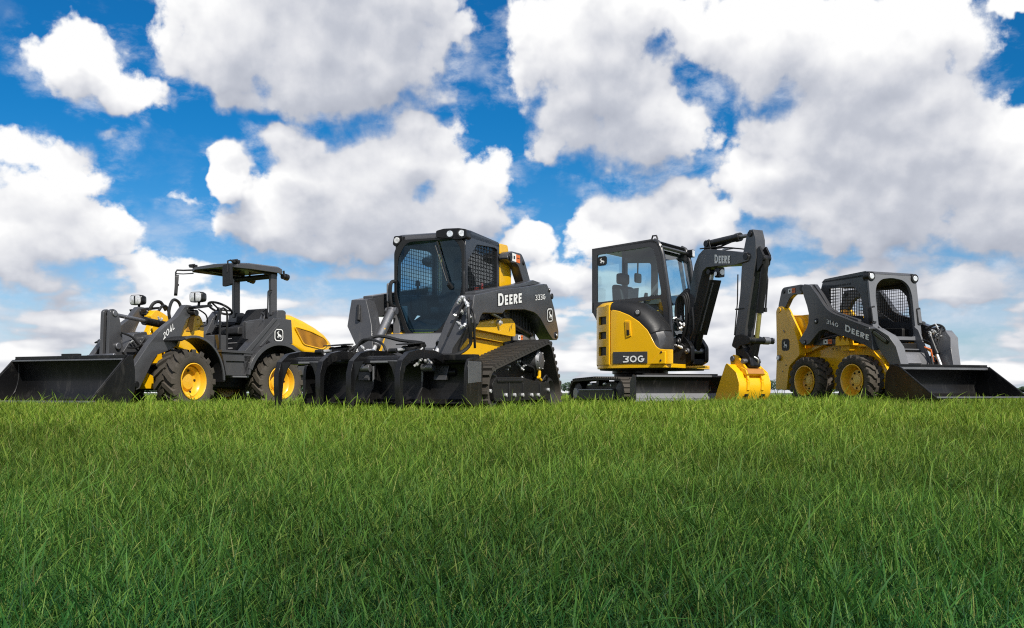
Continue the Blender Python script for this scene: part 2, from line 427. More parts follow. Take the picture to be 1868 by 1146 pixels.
def hose(pts, r, parent, n=6, smooth=6, m=None, xf=None, name="hydraulic_hose"):
    return MB(xf).mat(m or PLAST).tube(pts, r, n, smooth=smooth).build(name, None, parent)
def fittings(n, c, spread, parent, seed, step=(0, 0, 0), xf=None, r=(.012, .022), ln=(.05, .1)):
    """loose cluster of hose couplings, each one a piece with a collar"""
    q = random.Random(seed)
    for i in range(n):
        p = Vector([c[k] + step[k] * i + q.uniform(-spread[k], spread[k]) for k in range(3)]); d = Vector((q.uniform(-.4, .4), q.uniform(-1, 1), q.uniform(-.7, .8))).normalized()
        rr, l = q.uniform(*r), q.uniform(*ln); b = MB(xf).mat(STEEL)
        b.rings([[p + d * t * l + (d.orthogonal().normalized() * math.cos(a * .785) + d.cross(d.orthogonal().normalized()) * math.sin(a * .785)) * rr * k for a in range(8)] for t, k in ((0, .7), (.3, .7), (.32, 1.1), (.6, 1.1), (.62, .8), (1, .75))])
        b.build("hose_fitting", None, parent)
# ================================================================== compact track loader with grapple bucket
def track_loader():
    T = thing("compact_track_loader", "black and yellow tracked loader with closed glass cab and open grapple bucket", "track loader", (-.746, 12.925, 0), R(247.3))
    # --- undercarriage, both sides
    for sd in (1, -1):
        y0, y1 = (.56, 1.0) if sd > 0 else (-1.0, -.56); yo = 1.0 * sd
        b = MB().mat(HULL)
        b.prism(rnd([(.86, .14), (.92, .34), (.82, .42), (.05, .43), (-.42, .385), (-.90, .375), (-.95, .16)], .04), *sorted((.84 * sd, .955 * sd)))
        b.prism([(.75, .20), (.75, .5), (-.2, .72), (-.85, .8), (-.85, .3)], *sorted((.5 * sd, .74 * sd)))
        b.mat(PLAST).slab([(.80, .965 * sd, .395), (.05, .965 * sd, .405), (.05, .965 * sd, .375), (.80, .965 * sd, .365)], .02)
        for x in (.45, .02, -.55): b.slab([(x, .958 * sd, .18), (x + .012, .958 * sd, .18), (x + .012, .958 * sd, .36), (x, .958 * sd, .36)], .02)
        b.mat(STEEL); bolts(b, [(x, .955 * sd, .215) for x in (.56, .30, .05, -.25, -.47)] + [(-.82, .955 * sd, .28), (.98, .94 * sd, .26)], 'y', sd, .026, .03)
        bolts(b, [(x, .80 * sd, z) for x, z in ((.10, .56), (.16, .52), (-.14, .62), (-.22, .63), (.55, .50), (.62, .49))], 'y', sd, .016, .03)
        fr = b.build("track_frame", None, T, bev=.006)
        # trapezoid belt: idler front, high sprocket, rear idler
        cir = [(.88, .27, .27), (-.74, .69, .20), (-.96, .25, .25)]
        belt(cir, y0, y1, .035, .034, .10).build("rubber_track", None, fr)
        for cx, cz, r in ((.88, .27, .215), (-.96, .25, .19)):
            MB().mat(HULL).lathe([(.03, -.15), (r * .55, -.15), (r, -.13), (r, .13), (r * .8, .15), (r * .5, .10), (.05, .10)], 28, (cx, .80 * sd, cz)).build("track_idler", None, fr, bev=.004)
        for x in (.5, .2, -.1, -.4, -.68): MB().mat(HULL).cyl((x, .64 * sd, .125), (x, .92 * sd, .125), .085, n=18).build("track_roller", None, fr, bev=.004)
        b = MB().mat(HULL); pts = [(-.74 + (.175 + .02 * (i % 2)) * math.cos(2 * math.pi * i / 36), .69 + (.175 + .02 * (i % 2)) * math.sin(2 * math.pi * i / 36)) for i in range(36)]
        b.prism(pts, *sorted((.70 * sd, .86 * sd)))
        b.mat(WORN).lathe([(.03, -.10), (.13, -.10), (.13, .07), (.10, .10), (.04, .11)], 24, (-.60, .86 * sd, .645))
        b.mat(YEL).cyl((-.60, .93 * sd, .52), (-.60, .93 * sd, .44), .022); b.cyl((-.56, .93 * sd, .44), (-.66, .93 * sd, .40), .02)
        b.mat(STEEL); bolts(b, [(-.60 + .11 * math.cos(i * 1.05), .95 * sd, .645 + .11 * math.sin(i * 1.05)) for i in range(6)], 'y', sd, .012)
        b.build("drive_motor", None, fr, bev=.004)
        hose([(-.7, .93 * sd, .39), (-.75, .96 * sd, .46), (-.83, .95 * sd, .44), (-.85, .93 * sd, .38)], .013, fr)
        hose([(-.5, .9 * sd, .45), (-.42, .92 * sd, .55), (-.30, .85 * sd, .6), (-.25, .75 * sd, .7)], .016, fr)
        fittings(4, (-.16, .88 * sd, .50), (.05, .02, .06), fr, 21)
        """ .tube([(-.5, .9 * sd, .45), (-.42, .92 * sd, .55), (-.30, .85 * sd, .6), (-.25, .75 * sd, .7)], .016, smooth=5)
        b.tube([(-.7, .93 * sd, .39), (-.75, .96 * sd, .46), (-.83, .95 * sd, .44), (-.85, .93 * sd, .38)], .013, smooth=5)
        b.mat(STEEL).cyl((-.17, .86 * sd, .50), (-.12, .88 * sd, .58), .028); b.cyl((-.2, .86 * sd, .46), (-.12, .88 * sd, .47), .024) """
    # --- yellow hull
    b = MB().mat(YEL)
    b.prism([(.90, .28), (.90, .70), (.66, .90), (.55, 1.0), (-.46, 1.05), (-.46, .92), (-1.25, .85), (-1.25, .40), (-1.1, .28)], -.53, .53)
    for sd in (1, -1):
        q = sorted((.52 * sd, .665 * sd))
        b.prism(rnd([(.76, .975), (.70, 1.05), (-.10, 1.155), (-.34, 1.165), (-.45, 1.11), (-.46, .95), (-.30, .945)], .03), *q)
        b.prism([(.84, .90), (.78, .985), (-.22, .955), (-.46, .96), (-.46, .90), (-.20, .865)], *sorted((.52 * sd, .60 * sd)))
        b.mat(YEL).prism([(.95, .5), (.90, .80), (.86, .87), (-.36, .865), (-.5, .85), (-.5, .6)], *sorted((.52 * sd, .553 * sd)))
        b.mat(STEEL).cyl((.12, .66 * sd, 1.085), (.12, .71 * sd, 1.085), .035); b.cyl((.12, .70 * sd, 1.085), (.12, .73 * sd, 1.085), .02)
        b.mat(BLKD)
        for k, x in enumerate((-.24, -.30)): b.slab([(x, .667 * sd, 1.0 + .03 * k), (x - .012, .667 * sd, 1.0 + .03 * k), (x - .05, .667 * sd, 1.07 + .03 * k), (x - .038, .667 * sd, 1.07 + .03 * k)], .004)
    hull = b.build("lower_body", None, T, bev=.010)
    # front hull wall below the door, grey
    b = MB().mat(LGREY)
    b.prism([(.98, .38), (1.0, .72), (.80, .93), (.64, .95), (.50, .96), (.50, .38)], -.535, .535); b.prism([(.60, .93), (.60, 1.28), (.40, 1.30), (.40, .93)], -.50, -.40); b.prism([(.60, .93), (.60, 1.28), (.40, 1.30), (.40, .93)], .40, .50)
    b.mat(GREY).prism([(1.0, .62), (1.10, .66), (1.08, .74), (1.0, .76)], -.30, .30)
    b.mat(PLAST).box(.9, 1.005, -.2, .2, .45, .55)
    b.build("front_panel", None, T, bev=.012)
    # --- engine enclosure
    b = MB().mat(GREY)
    b.prism(rnd([(-.30, .85), (-.30, 1.42), (-.46, 1.56), (-1.25, 1.58), (-1.36, 1.45), (-1.36, .55), (-1.2, .5)], .05), -.58, .58)
    b.mat(PLAST)
    for sd in (1, -1):
        b.prism([(-.5, .98), (-.5, 1.3), (-1.15, 1.34), (-1.25, .98)], *sorted((.575 * sd, .60 * sd)))
        for k in range(6): b.box(-1.12 + .1 * k, -1.06 + .1 * k, *sorted((.598 * sd, .612 * sd)), 1.02, 1.28)
    b.mat(LGREY); b.prism([(-.5, .90), (-.5, .985), (-1.2, 1.0), (-1.28, .93)], .58, .63); b.prism([(-.5, .90), (-.5, .985), (-1.2, 1.0), (-1.28, .93)], -.63, -.58)
    eng = b.build("engine_enclosure", None, T, bev=.012)
    decal("safety_label", eng, (-.62, .632, .915), (-.16, 0, .004), (0, 0, .06), (0, 1, 0))
    b = MB().mat(PLAST); b.cyl((-1.0, -.3, 1.55), (-1.0, -.3, 1.72), .045); b.cyl((-1.0, -.3, 1.70), (-1.06, -.3, 1.80), .045); b.build("exhaust_pipe", None, eng)
    # --- towers and links
    for sd in (1, -1):
        b = MB().mat(YEL)
        b.prism(rnd([(-.425, 2.125), (-.67, 2.135), (-.785, 1.88), (-.80, 1.40), (-.435, 1.40)], .03), *sorted((.40 * sd, .467 * sd)))
        b.mat(YEL).slab([(-.435, .471 * sd, 1.90), (-.52, .471 * sd, 1.905), (-.73, .471 * sd, 1.78), (-.73, .471 * sd, 1.765), (-.52, .471 * sd, 1.885), (-.435, .471 * sd, 1.88)], .012)
        b.build("lift_tower", None, T, bev=.010)
        b = MB().mat(GREY)
        q = sorted((.475 * sd, .60 * sd))
        b.prism(rnd([(x - .325, z - .005) for x, z in [(-.02, 1.93), (-.07, 2.0), (-.16, 2.035), (-.50, 2.045), (-.62, 1.95), (-.90, 1.60), (-.68, 1.55), (-.40, 1.87), (-.30, 1.90), (-.14, 1.885)]], .05), *q)
        b.mat(BLACK).cyl((-.43, .44 * sd, 1.95), (-.43, .62 * sd, 1.95), .05); b.cyl((-.875, .46 * sd, 1.925), (-.875, .615 * sd, 1.925), .03)
        lk = b.build("lift_link", None, T, bev=.010)
        if sd > 0: decal("safety_label", lk, (-.495, .602, 1.91), (-.26, 0, -.005), (0, 0, .10), (0, 1, 0))
    # --- loader arms
    for sd in (1, -1):
        b = MB().mat(GREY)
        top = [(1.06, 1.335), (.39, 1.455), (-.39, 1.56), (-1.12, 1.67), (-1.22, 1.675)]
        prof = top + [(-1.30, 1.62), (-1.50, 1.37), (-1.665, 1.08), (-1.66, .99), (-1.60, .955), (-1.44, .955), (-1.26, 1.04), (-.99, 1.20), (-.85, 1.25), (-.73, 1.27), (-.43, 1.28), (.18, 1.23), (.26, 1.185), (.83, 1.15), (.89, 1.11), (.93, 1.05), (1.10, 1.05)]
        b.prism(prof, *sorted((.60 * sd, .80 * sd)))
        # inner top flange rising a little, like the folded sheet
        b.prism([(.9, 1.36), (.3, 1.455), (-.4, 1.56), (-1.1, 1.67), (-1.2, 1.69), (-.9, 1.70), (-.4, 1.60), (.3, 1.49), (.9, 1.39)], *sorted((.60 * sd, .735 * sd)))
        # dropping front leg, sweeping inboard
        sec = [(1.335, .86, 1.06, .60, .798), (1.20, .88, 1.10, .54, .799), (1.02, .94, 1.15, .47, .80), (.90, .98, 1.19, .44, .715), (.74, 1.03, 1.23, .41, .61), (.38, 1.12, 1.30, .40, .56)]
        b.rings([[(x0, y0 * sd, z), (x1, y0 * sd, z), (x1, y1 * sd, z), (x0, y1 * sd, z)] for z, x0, x1, y0, y1 in sec])
        b.mat(PLAST).slab([(1.085, .66 * sd, 1.27), (1.085, .70 * sd, 1.27), (1.16, .66 * sd, 1.08), (1.16, .62 * sd, 1.08)], .04)
        b.mat(BLACK).cyl((-1.555, .59 * sd, 1.02), (-1.555, .815 * sd, 1.02), .045); b.cyl((-1.3, .79 * sd, 1.60), (-1.3, .812 * sd, 1.60), .03); b.cyl((-1.40, .79 * sd, 1.53), (-1.40, .812 * sd, 1.53), .04)
        b.cyl((1.22, .40 * sd, .47), (1.22, .66 * sd, .47), .05)
        b.mat(STEEL).cyl((-1.555, .80 * sd, 1.02), (-1.555, .822 * sd, 1.02), .022); b.cyl((-1.29, .80 * sd, 1.61), (-1.29, .818 * sd, 1.61), .012)
        arm = b.build("loader_arm", None, T, bev=.012)
        if sd > 0:
            lettering("brand_lettering", "DEERE", arm, (.41, .80, 1.262), (-1, 0, .135), (.03, 0, 1), (0, 1, 0), .73, .145, .19, .80, outline=.12)
            lettering("model_number", "333G", arm, (-.78, .80, 1.425), (-1, 0, .12), (.05, 0, 1), (0, 1, 0), .36, .070, .16)
            badge("deer_emblem", arm, (-1.32, .80, 1.275), (-1, 0, .1), (.08, 0, 1), (0, 1, 0), .20, .175)
        ram((-1.0, .63 * sd, 1.0), (.30, .62 * sd, 1.215), arm, .036, .62)
        ram((.70, .46 * sd, 1.22), (1.42, .40 * sd, .52), arm, .055, .62, body=WORN)
        b = MB().mat(YEL); b.slab([(.92, .40 * sd, 1.0), (.98, .40 * sd, 1.0), (1.12, .40 * sd, .70), (1.06, .40 * sd, .70)], .02)
        b.build("guard_strip", None, arm, bev=.004)
    # hoses, couplers
    hose([(1.06, .76, 1.27), (1.22, .80, 1.18), (1.25, .82, 1.0), (1.18, .80, .78), (1.3, .66, .66), (1.45, .40, .68), (1.5, .2, .78)], .020, T)
    hose([(1.08, .72, 1.24), (1.2, .86, 1.1), (1.2, .86, .9), (1.14, .84, .74)], .015, T)
    hose([(1.5, -.55, .72), (1.35, -.3, .88), (1.3, 0, .83), (1.3, .25, .80), (1.4, .35, .76)], .020, T)
    hose([(1.5, -.50, .70), (1.45, -.40, .84), (1.5, -.15, .80), (1.55, -.05, .70)], .016, T)
    hose([(.98, .74, 1.34), (1.2, .72, 1.22), (1.3, .68, 1.05), (1.38, .62, .86)], .014, T)
    fittings(13, (1.19, .71, 1.31), (.04, .07, .02), T, 3, (0, 0, -.030), r=(.014, .026))
    fittings(9, (1.46, -.44, .70), (.08, .14, .05), T, 4, r=(.012, .02), ln=(.04, .09))
    fittings(9, (1.50, .44, .63), (.06, .12, .06), T, 5, r=(.012, .02), ln=(.04, .08))
    # --- cab
    W = .467
    side = [(.57, .96), (.60, 1.5), (.595, 2.05), (.53, 2.13), (-.41, 2.125), (-.40, 1.35), (.10, 1.2), (.35, 1.0)]
    win = [(.26, 2.02), (-.24, 2.05), (-.345, 2.03), (-.355, 1.58), (-.33, 1.50), (.50, 1.42), (.53, 1.46), (.52, 1.80)]
    win2 = win
    b = MB().mat(CABB)
    b.plate(side, [win[::-1]], W - .035, W); b.plate(side, [win2[::-1]], -W, -W + .035)
    b.prism([(.60, 2.05), (.53, 2.14), (.45, 2.165), (-.38, 2.135), (-.42, 2.09), (-.40, 2.07), (.55, 2.07)], -W, W)      # roof
    b.prism([(.56, .93), (.60, .98), (-.1, 1.25), (-.2, 1.15)], -W + .03, W - .03)  # floor
    rear = [(-W + .03, 1.3), (W - .03, 1.3), (W - .03, 2.08), (-W + .03, 2.08)]; rw = rnd([(-.40, 1.50), (-.33, 1.50), (-.33, 2.03), (-.40, 2.03)], .02)
    b.plate(rear, [rw[::-1]], -.41, -.375, 'x')
    b.mat(PLAST).box(-.37, -.35, -.15, .43, 1.3, 2.07); b.mat(CABB)
    cab = b.build("cab", None, T, bev=.008)
    for sd in (1, -1):
        MB().mat(PLAST).grid_mesh((-.40, (W - .02) * sd, 1.38), (1.0, 0, 0), (0, 0, .70), .046, .009, [(p[0] + .40, p[1] - 1.38) for p in win]).build("window_mesh", None, cab, flat=True)
    MB().mat(PLAST).grid_mesh((-.392, -.42, 1.48), (0, .80, 0), (0, 0, .57), .046, .010, [(p[0] + .42, p[1] - 1.48) for p in rw]).build("window_mesh", None, cab, flat=True)
    # front door: frame and curved pane
    dz = [(-.30, 2.045), (-.42, 1.86), (-.435, 1.45), (-.41, 1.34), (-.26, .955), (.10, .955), (.36, 1.24), (.43, 1.46), (.43, 1.92), (.34, 2.05)]
    out = [(-.36, 2.075), (-.467, 1.95), (-.467, 1.38), (-.44, 1.28), (-.30, .90), (.15, .90), (.44, 1.20), (.467, 1.38), (.467, 2.0), (.40, 2.075)]
    b = MB().mat(PLAST); b.plate(rnd(out, .05), [rnd(dz, .08)[::-1]], .585, .625, 'x')
    door = b.build("door", None, T, bev=.008)
    pane = rnd(dz, .09); b = MB().mat(FGLASS)
    b.add([(.612 + .018 * math.cos(p[0] * 3.2), p[0] * 1.01, .0 + p[1]) for p in pane], [tuple(range(len(pane)))])
    b.build("windscreen", None, door, flat=True)
    b = MB().mat(PLAST); b.tube([(.645, .12, 2.03), (.65, .22, 1.72), (.65, .29, 1.50)], .009, 6); b.cyl((.62, .30, 1.47), (.66, .28, 1.52), .03, n=10); b.tube([(.655, .10, 1.98), (.66, .255, 1.55)], .006, 5)
    b.build("wiper", None, door)
    hose([(.63, -.45, 1.58), (.69, -.47, 1.56), (.70, -.48, 1.44), (.69, -.47, 1.30), (.63, -.46, 1.28)], .022, cab, 8, 4, name="grab_handle")
    hose([(.62, .46, 1.66), (.66, .475, 1.64), (.665, .475, 1.50), (.66, .475, 1.36), (.62, .46, 1.34)], .018, cab, 8, 4, name="grab_handle")
    MB().mat(LGREY).prism(rnd([(.64, 1.57), (.70, 1.55), (.70, 1.33), (.64, 1.31)], .02), -.53, -.50).build("side_marker", None, cab, bev=.006)
    # windows of the side and rear
    for pts in ([(p[0], W - .032, p[1]) for p in win], [(p[0], -W + .032, p[1]) for p in win], [(-.38, p[0], p[1]) for p in rw]):
        b = MB().mat(GLASS2); b.add(pts, [tuple(range(len(pts)))]); b.build("window_pane", None, cab, flat=True)
    # lights
    for y, ns, x in ((.37, 2, .60), (-.42, 1, .58)):
        b = MB().mat(BLACK)
        if ns == 2:
            b.prism(rnd([(.10, 2.075), (.10, 2.155), (.20, 2.175), (.40, 2.17), (.50, 2.15), (.50, 2.05), (.40, 2.03)], .02), .50, .64, 'x')
            ls = [(.645, .29, 2.105, (.95, .30, 0)), (.635, .435, 2.105, (.85, .50, 0))]
        else:
            b.prism(rnd([(-.36, 2.03), (-.36, 2.13), (-.48, 2.13), (-.50, 2.03), (-.46, 2.0)], .02), .48, .61, 'x'); ls = [(.61, -.43, 2.075, (1, -.1, 0))]
        box = b.build("light_housing", None, T, bev=.008)
        for lx, ly, lz, d in ls:
            d = Vector(d).normalized(); c = Vector((lx, ly, lz)); b = MB().mat(BLACK); b.cyl(c - d * .03, c + d * .012, .052, n=20)
            b.mat(LENS).cyl(c, c + d * .020, .042, .036, n=20); b.build("work_light", None, box)
    # seat, operator controls seen through the glass
    b = MB().mat(SEAT)
    b.prism(rnd([(.22, 1.20), (.22, 1.30), (-.12, 1.28), (-.20, 1.52), (-.30, 1.52), (-.28, 1.2)], .04), -.20, .20)
    b.mat(LGREY).prism(rnd([(-.20, 1.54), (-.18, 1.66), (-.27, 1.67), (-.29, 1.54)], .03), -.11, .11)
    b.build("seat", None, cab, bev=.03, seg=3)
    for y in (-.33, .33):
        b = MB().mat(PLAST)
        b.prism(rnd([(.30, 1.2), (.32, 1.42), (-.15, 1.46), (-.2, 1.2)], .04), y - .07, y + .07); b.cyl((.27, y, 1.42), (.29, y * .98, 1.55), .018); b.cyl((.29, y * .98, 1.55), (.30, y * .97, 1.62), .03, .022, n=10)
        if y > 0: b.mat(REDP).cyl((.05, .36, 1.44), (.05, .36, 1.53), .03, n=10); b.cyl((-.10, .36, 1.44), (-.11, .36, 1.60), .02, n=8)
        b.build("joystick_console", None, cab, bev=.008)
    # --- grapple bucket
    b = MB().mat(BLACK); HW = .95
    prof = [(1.66, .125), (1.36, .095), (1.25, .15), (1.21, .26), (1.21, .54), (1.25, .605), (1.36, .625)]
    inn = [(1.36, .605), (1.27, .585), (1.235, .53), (1.235, .27), (1.27, .17), (1.36, .12), (1.66, .14)]
    b.prism(prof + inn, -1.07, HW)
    sp = rnd([(1.64, .125), (1.36, .095), (1.24, .14), (1.20, .58), (1.36, .63), (1.56, .61), (1.62, .50)], .05)
    for y in (-1.07, HW): b.prism(sp, y - .018, y + .018)
    for y in (-.30, .32): b.prism([(1.58, .14), (1.24, .12), (1.24, .58), (1.36, .58), (1.42, .30)], y - .012, y + .012)
    for k in range(10): b.prism([(1.60, .118), (1.74, .12), (1.76, .135), (1.60, .15)], -1.0 + k * .21, -.97 + k * .21)
    b.cyl((1.34, -1.07, .595), (1.34, HW, .595), .04, n=14); b.box(1.26, 1.40, .55, HW, .60, .66)
    b.mat(WORN); b.prism([(1.60, .34), (1.60, .58), (1.26, .58), (1.26, .36)], HW + .018, HW + .024)
    b.mat(LGREY)
    for y in (-.30, .32): b.box(1.40, 1.406, y - .010, y + .010, .22, .54)
    bk = b.build("grapple_bucket", None, T, bev=.008)
    for ga, gb in ((-.90, -.38), (-.01, .56)):
        b = MB().mat(BLACK); mid = (ga + gb) / 2
        for y in (ga, gb):
            o = [(1.34, .58), (1.42, .66), (1.60, .695), (1.98, .695), (2.20, .66), (2.35, .57), (2.405, .44), (2.405, .26), (2.375, .08)]
            i = [(2.34, .08), (2.335, .27), (2.32, .42), (2.27, .51), (2.16, .565), (1.98, .60), (1.60, .61), (1.44, .57)]
            b.prism(o + i, y - .030, y + .030)
            c_ = 1 if y == ga else -1; b.slab([(2.345, y, .56), (2.335, y + .15 * c_, .565), (2.335, y + .10 * c_, .50), (2.345, y + .05 * c_, .36), (2.36, y + .035 * c_, .10), (2.36, y, .10)], .014)
        b.cyl((2.10, ga, .59), (2.10, gb, .59), .04, n=14)
        b.prism([(2.05, .63), (2.16, .60), (2.17, .55), (2.06, .545)], ga, gb)
        b.prism([(1.36, .62), (1.36, .67), (1.75, .72), (1.75, .69)], mid - .10, mid + .10)
        b.mat(LGREY).box(2.168, 2.174, ga + .12, gb - .12, .555, .575)
        gr = b.build("grapple_jaw", None, T, bev=.008)
        ram((1.42, mid, .745), (1.98, mid, .685), gr, .034, .55, xf=None)
        b = MB().mat(HULL); b.box(1.36, 1.45, mid - .06, mid + .06, .60, .78); b.prism([(1.36, .805), (1.82, .765), (1.82, .752), (1.36, .79)], mid - .06, mid + .06); b.build("cylinder_guard", None, gr, bev=.006)
    return T

# ================================================================== skid steer loader
def skid_steer():
    T = thing("skid_steer_loader", "yellow and grey skid steer loader with open mesh cab and low bucket", "skid steer", (5.345, 15.634, .058), R(-66.43))
    # wheels: tyre, dished rim, hub
    def wheel():
        p = pivot("wheel", T)
        tyre_mesh(.365, .275, .222, 18, .030, 'block').build("tyre", None, p)
        b = MB().mat(YEL)
        b.lathe([(.226, .128), (.232, .138), (.220, .142), (.205, .118), (.198, .02), (.192, .0), (.170, -.02), (.15, -.015), (.11, .0)], 40, cap=False)
        b.lathe([(.226, -.128), (.232, -.138), (.220, -.142), (.205, -.118), (.198, .02)], 40, cap=False)
        b.build("rim", None, p, bev=0)
        b = MB().mat(paint("lit_hub_paint", (.85, .60, .16), .4, var=.1)); b.lathe([(.001, .01), (.150, .0), (.150, .016), (.085, .022), (.08, .046), (.05, .056), (.045, .064), (.001, .064)], 32)  # hub yellow lightened: sunlight on the shaded disc put into the colour
        b.mat(BLKD)
        for i in range(8): a = math.pi / 4 * i + .2; c = Vector((.117 * math.cos(a), .014, .117 * math.sin(a))); b.cyl(c, c + Vector((0, .014, 0)), .016, n=10)
        b.build("hub", None, p, bev=.002)
        return p
    w0 = wheel(); first = True
    for x in (.515, -.515):
        for sd in (1, -1):
            loc, rz = (x, .636 * sd, .365), (0 if sd > 0 else math.pi)
            if first: w0.location = loc; w0.rotation_euler = (0, 0, rz); first = False
            else: dup(w0, T, loc, rz)
    # chassis
    b = MB().mat(YEL)
    b.prism(rnd([(-1.0, .24), (-1.02, .60), (-.86, .865), (-.5, .895), (.44, .89), (.60, .82), (.76, .66), (.86, .50), (.86, .24)], .03), -.49, .49)
    for sd in (1, -1):
        b.prism(arc(.5, .365, .50, 28, 100, 12) + arc(.5, .365, .475, 100, 28, 12), *sorted((.48 * sd, .57 * sd)))
        b.slab([(-.80, .53 * sd, .86), (-.62, .53 * sd, .87), (-.35, .53 * sd, .92), (-.33, .53 * sd, .90), (-.60, .53 * sd, .82), (-.78, .53 * sd, .78)], .08)
        b.box(.05, .33, *sorted((.48 * sd, .66 * sd)), .875, .905)
        b.prism(rnd([(.05, .90), (.05, 1.0), (.11, 1.02), (.14, .92), (.20, 1.0), (.25, .92), (.30, 1.0), (.33, .90)], .01), *sorted((.56 * sd, .66 * sd)))
        b.prism([(.10, .80), (.10, .88), (.30, .88), (.26, .80)], *sorted((.48 * sd, .60 * sd)))
        b.mat(HULL); b.cyl((.515, .48 * sd, .365), (.515, .53 * sd, .365), .09); b.cyl((-.515, .48 * sd, .365), (-.515, .53 * sd, .365), .09); b.mat(YEL)
        b.mat(BLKD); bolts(b, [(-.2, .49 * sd, .84), (-.12, .49 * sd, .84), (-.2, .49 * sd, .6)], 'y', sd, .012, .006); b.mat(YEL)
    body = b.build("lower_body", None, T, bev=.010)
    for sd in (1, -1): sp = MB().mat(GREY).prism(rnd([(-.52, .905), (-.45, .98), (.06, .985), (.06, .90)], .01), *sorted((.50 * sd, .60 * sd))).build("side_step", None, T, bev=.006)
    decal("safety_label", sp, (-.28, -.602, .912), (.19, 0, 0), (0, 0, .07), (0, -1, 0))
    # towers
    for sd in (1, -1):
        b = MB().mat(YEL)
        b.prism(rnd([(-1.285, 1.48), (-1.24, 1.545), (-1.12, 1.54), (-1.06, 1.47), (-.82, 1.12), (-.73, .93), (-.715, .76), (-.965, .59), (-1.02, .23), (-1.295, .24), (-1.265, .80)], .03), *sorted((.57 * sd, .70 * sd)))
        b.mat(YEL).cyl((-1.20, .56 * sd, 1.49), (-1.20, .712 * sd, 1.49), .04); b.mat(WORN); bolts(b, [(-1.09, .70 * sd, 1.16), (-1.07, .70 * sd, 1.14), (-1.11, .70 * sd, .52), (-1.03, .70 * sd, .62)], 'y', sd, .012)
        tw = b.build("rear_tower", None, T, bev=.010)
        if sd < 0:
            badge("deer_emblem", tw, (-1.045, -.70, .935), (1, 0, 0), (0, 0, 1), (0, -1, 0), .17, .165, ring=False)
            b = MB().mat(WORN); b.cyl((-1.19, -.70, .735), (-1.19, -.735, .735), .045, n=12); b.mat(LENS).cyl((-1.19, -.735, .735), (-1.19, -.742, .735), .034, n=12); b.build("tail_light", None, tw, bev=.003)
        b = MB().mat(GREY)
        b.prism(rnd([(-1.285, 1.55), (-1.20, 1.81), (-1.15, 1.845), (-.72, 1.855), (-.65, 1.80), (-.72, 1.70), (-.90, 1.715), (-1.00, 1.66), (-1.12, 1.50), (-1.20, 1.46)], .03), *sorted((.58 * sd, .66 * sd)))
        b.mat(BLACK).cyl((-1.14, .57 * sd, 1.78), (-1.14, .67 * sd, 1.78), .035); b.cyl((-.70, .57 * sd, 1.79), (-.70, .675 * sd, 1.79), .05)
        lk = b.build("lift_link", None, T, bev=.008)
        if sd < 0: decal("safety_label", lk, (-1.03, -.662, 1.735), (.17, 0, .004), (0, 0, .075), (0, -1, 0))
    # engine hood between the towers
    b = MB().mat(YEL)
    b.prism(rnd([(-1.24, .50), (-1.25, 1.25), (-1.18, 1.43), (-1.10, 1.40), (-.95, 1.395), (-.60, 1.40), (-.55, 1.0), (-.62, .55)], .04), -.50, .50)
    b.mat(YEL).cyl((-1.0, -.515, 1.18), (-1.0, -.49, 1.18), .18, .22, n=28)
    b.mat(PLAST)
    for k in range(7): b.box(-1.262, -1.248, -.38, .38, .62 + k * .08, .66 + k * .08)
    b.build("engine_hood", None, T, bev=.02, seg=3)
    # arms
    for sd in (1, -1):
        b = MB().mat(GREY)
        b.prism([(-.67, 1.79), (-.61, 1.845), (-.47, 1.815), (-.31, 1.66), (-.17, 1.50), (-.08, 1.42), (.02, 1.365), (.10, 1.335), (.49, 1.205), (.78, 1.11), (.84, .98), (.86, .78), (.72, .85), (.37, .97), (-.03, 1.085), (-.10, 1.112), (-.18, 1.12), (-.26, 1.10), (-.38, 1.01), (-.48, .93), (-.58, .905), (-.66, .93), (-.73, .99), (-.56, 1.16), (-.515, 1.24), (-.50, 1.38), (-.54, 1.50), (-.625, 1.68)], *sorted((.575 * sd, .70 * sd)))
        b.prism([(-.57, 1.84), (-.44, 1.83), (-.27, 1.65), (-.10, 1.44), (.05, 1.37), (.5, 1.235), (.5, 1.20), (.08, 1.33), (-.12, 1.42), (-.35, 1.68)], *sorted((.575 * sd, .64 * sd)))
        b.mat(BLACK).cyl((-.33, .565 * sd, 1.26), (-.33, .712 * sd, 1.26), .045); b.cyl((-.59, .56 * sd, .955), (-.59, .712 * sd, .955), .035)
        b.mat(STEEL).cyl((-.33, .70 * sd, 1.26), (-.33, .717 * sd, 1.26), .018); b.cyl((-.59, .70 * sd, .955), (-.59, .717 * sd, .955), .014)
        arm = b.build("loader_arm", None, T, bev=.010)
        b = MB().mat(LGREY)
        sec = [((.70, 1.09), (.93, 1.085), .575, .705), ((.80, .92), (1.10, .97), .50, .645), ((.90, .74), (1.17, .82), .43, .58), ((1.08, .52), (1.24, .56), .41, .55)]
        b.rings([[(p[0], y0 * sd, p[1]), (q[0], y0 * sd, q[1]), (q[0], y1 * sd, q[1]), (p[0], y1 * sd, p[1])] for p, q, y0, y1 in sec])
        # cheek recess: groove shade put into a raised black rim round a grey pad
        def pad(k, h, m):
            c = Vector((.965, 0, .965)); U = Vector((.105, 0, -.088)); V = Vector((.036, 0, .032)); pts = rnd([(-1, -1), (1, -1), (1, 1), (-1, 1)], .55, 3); rs = []
            for hh in (-.03, h):
                ring = []
                for p in pts:
                    q = c + U * p[0] * k + V * p[1] * (k if k == 1 else k * .75); y = .712 - (1.085 - q.z) * .50 if q.z > .95 else .6445 - (.95 - q.z) * .42
                    ring.append((q.x, (y + hh) * sd, q.z))
                rs.append(ring)
            b.mat(m).rings(rs)
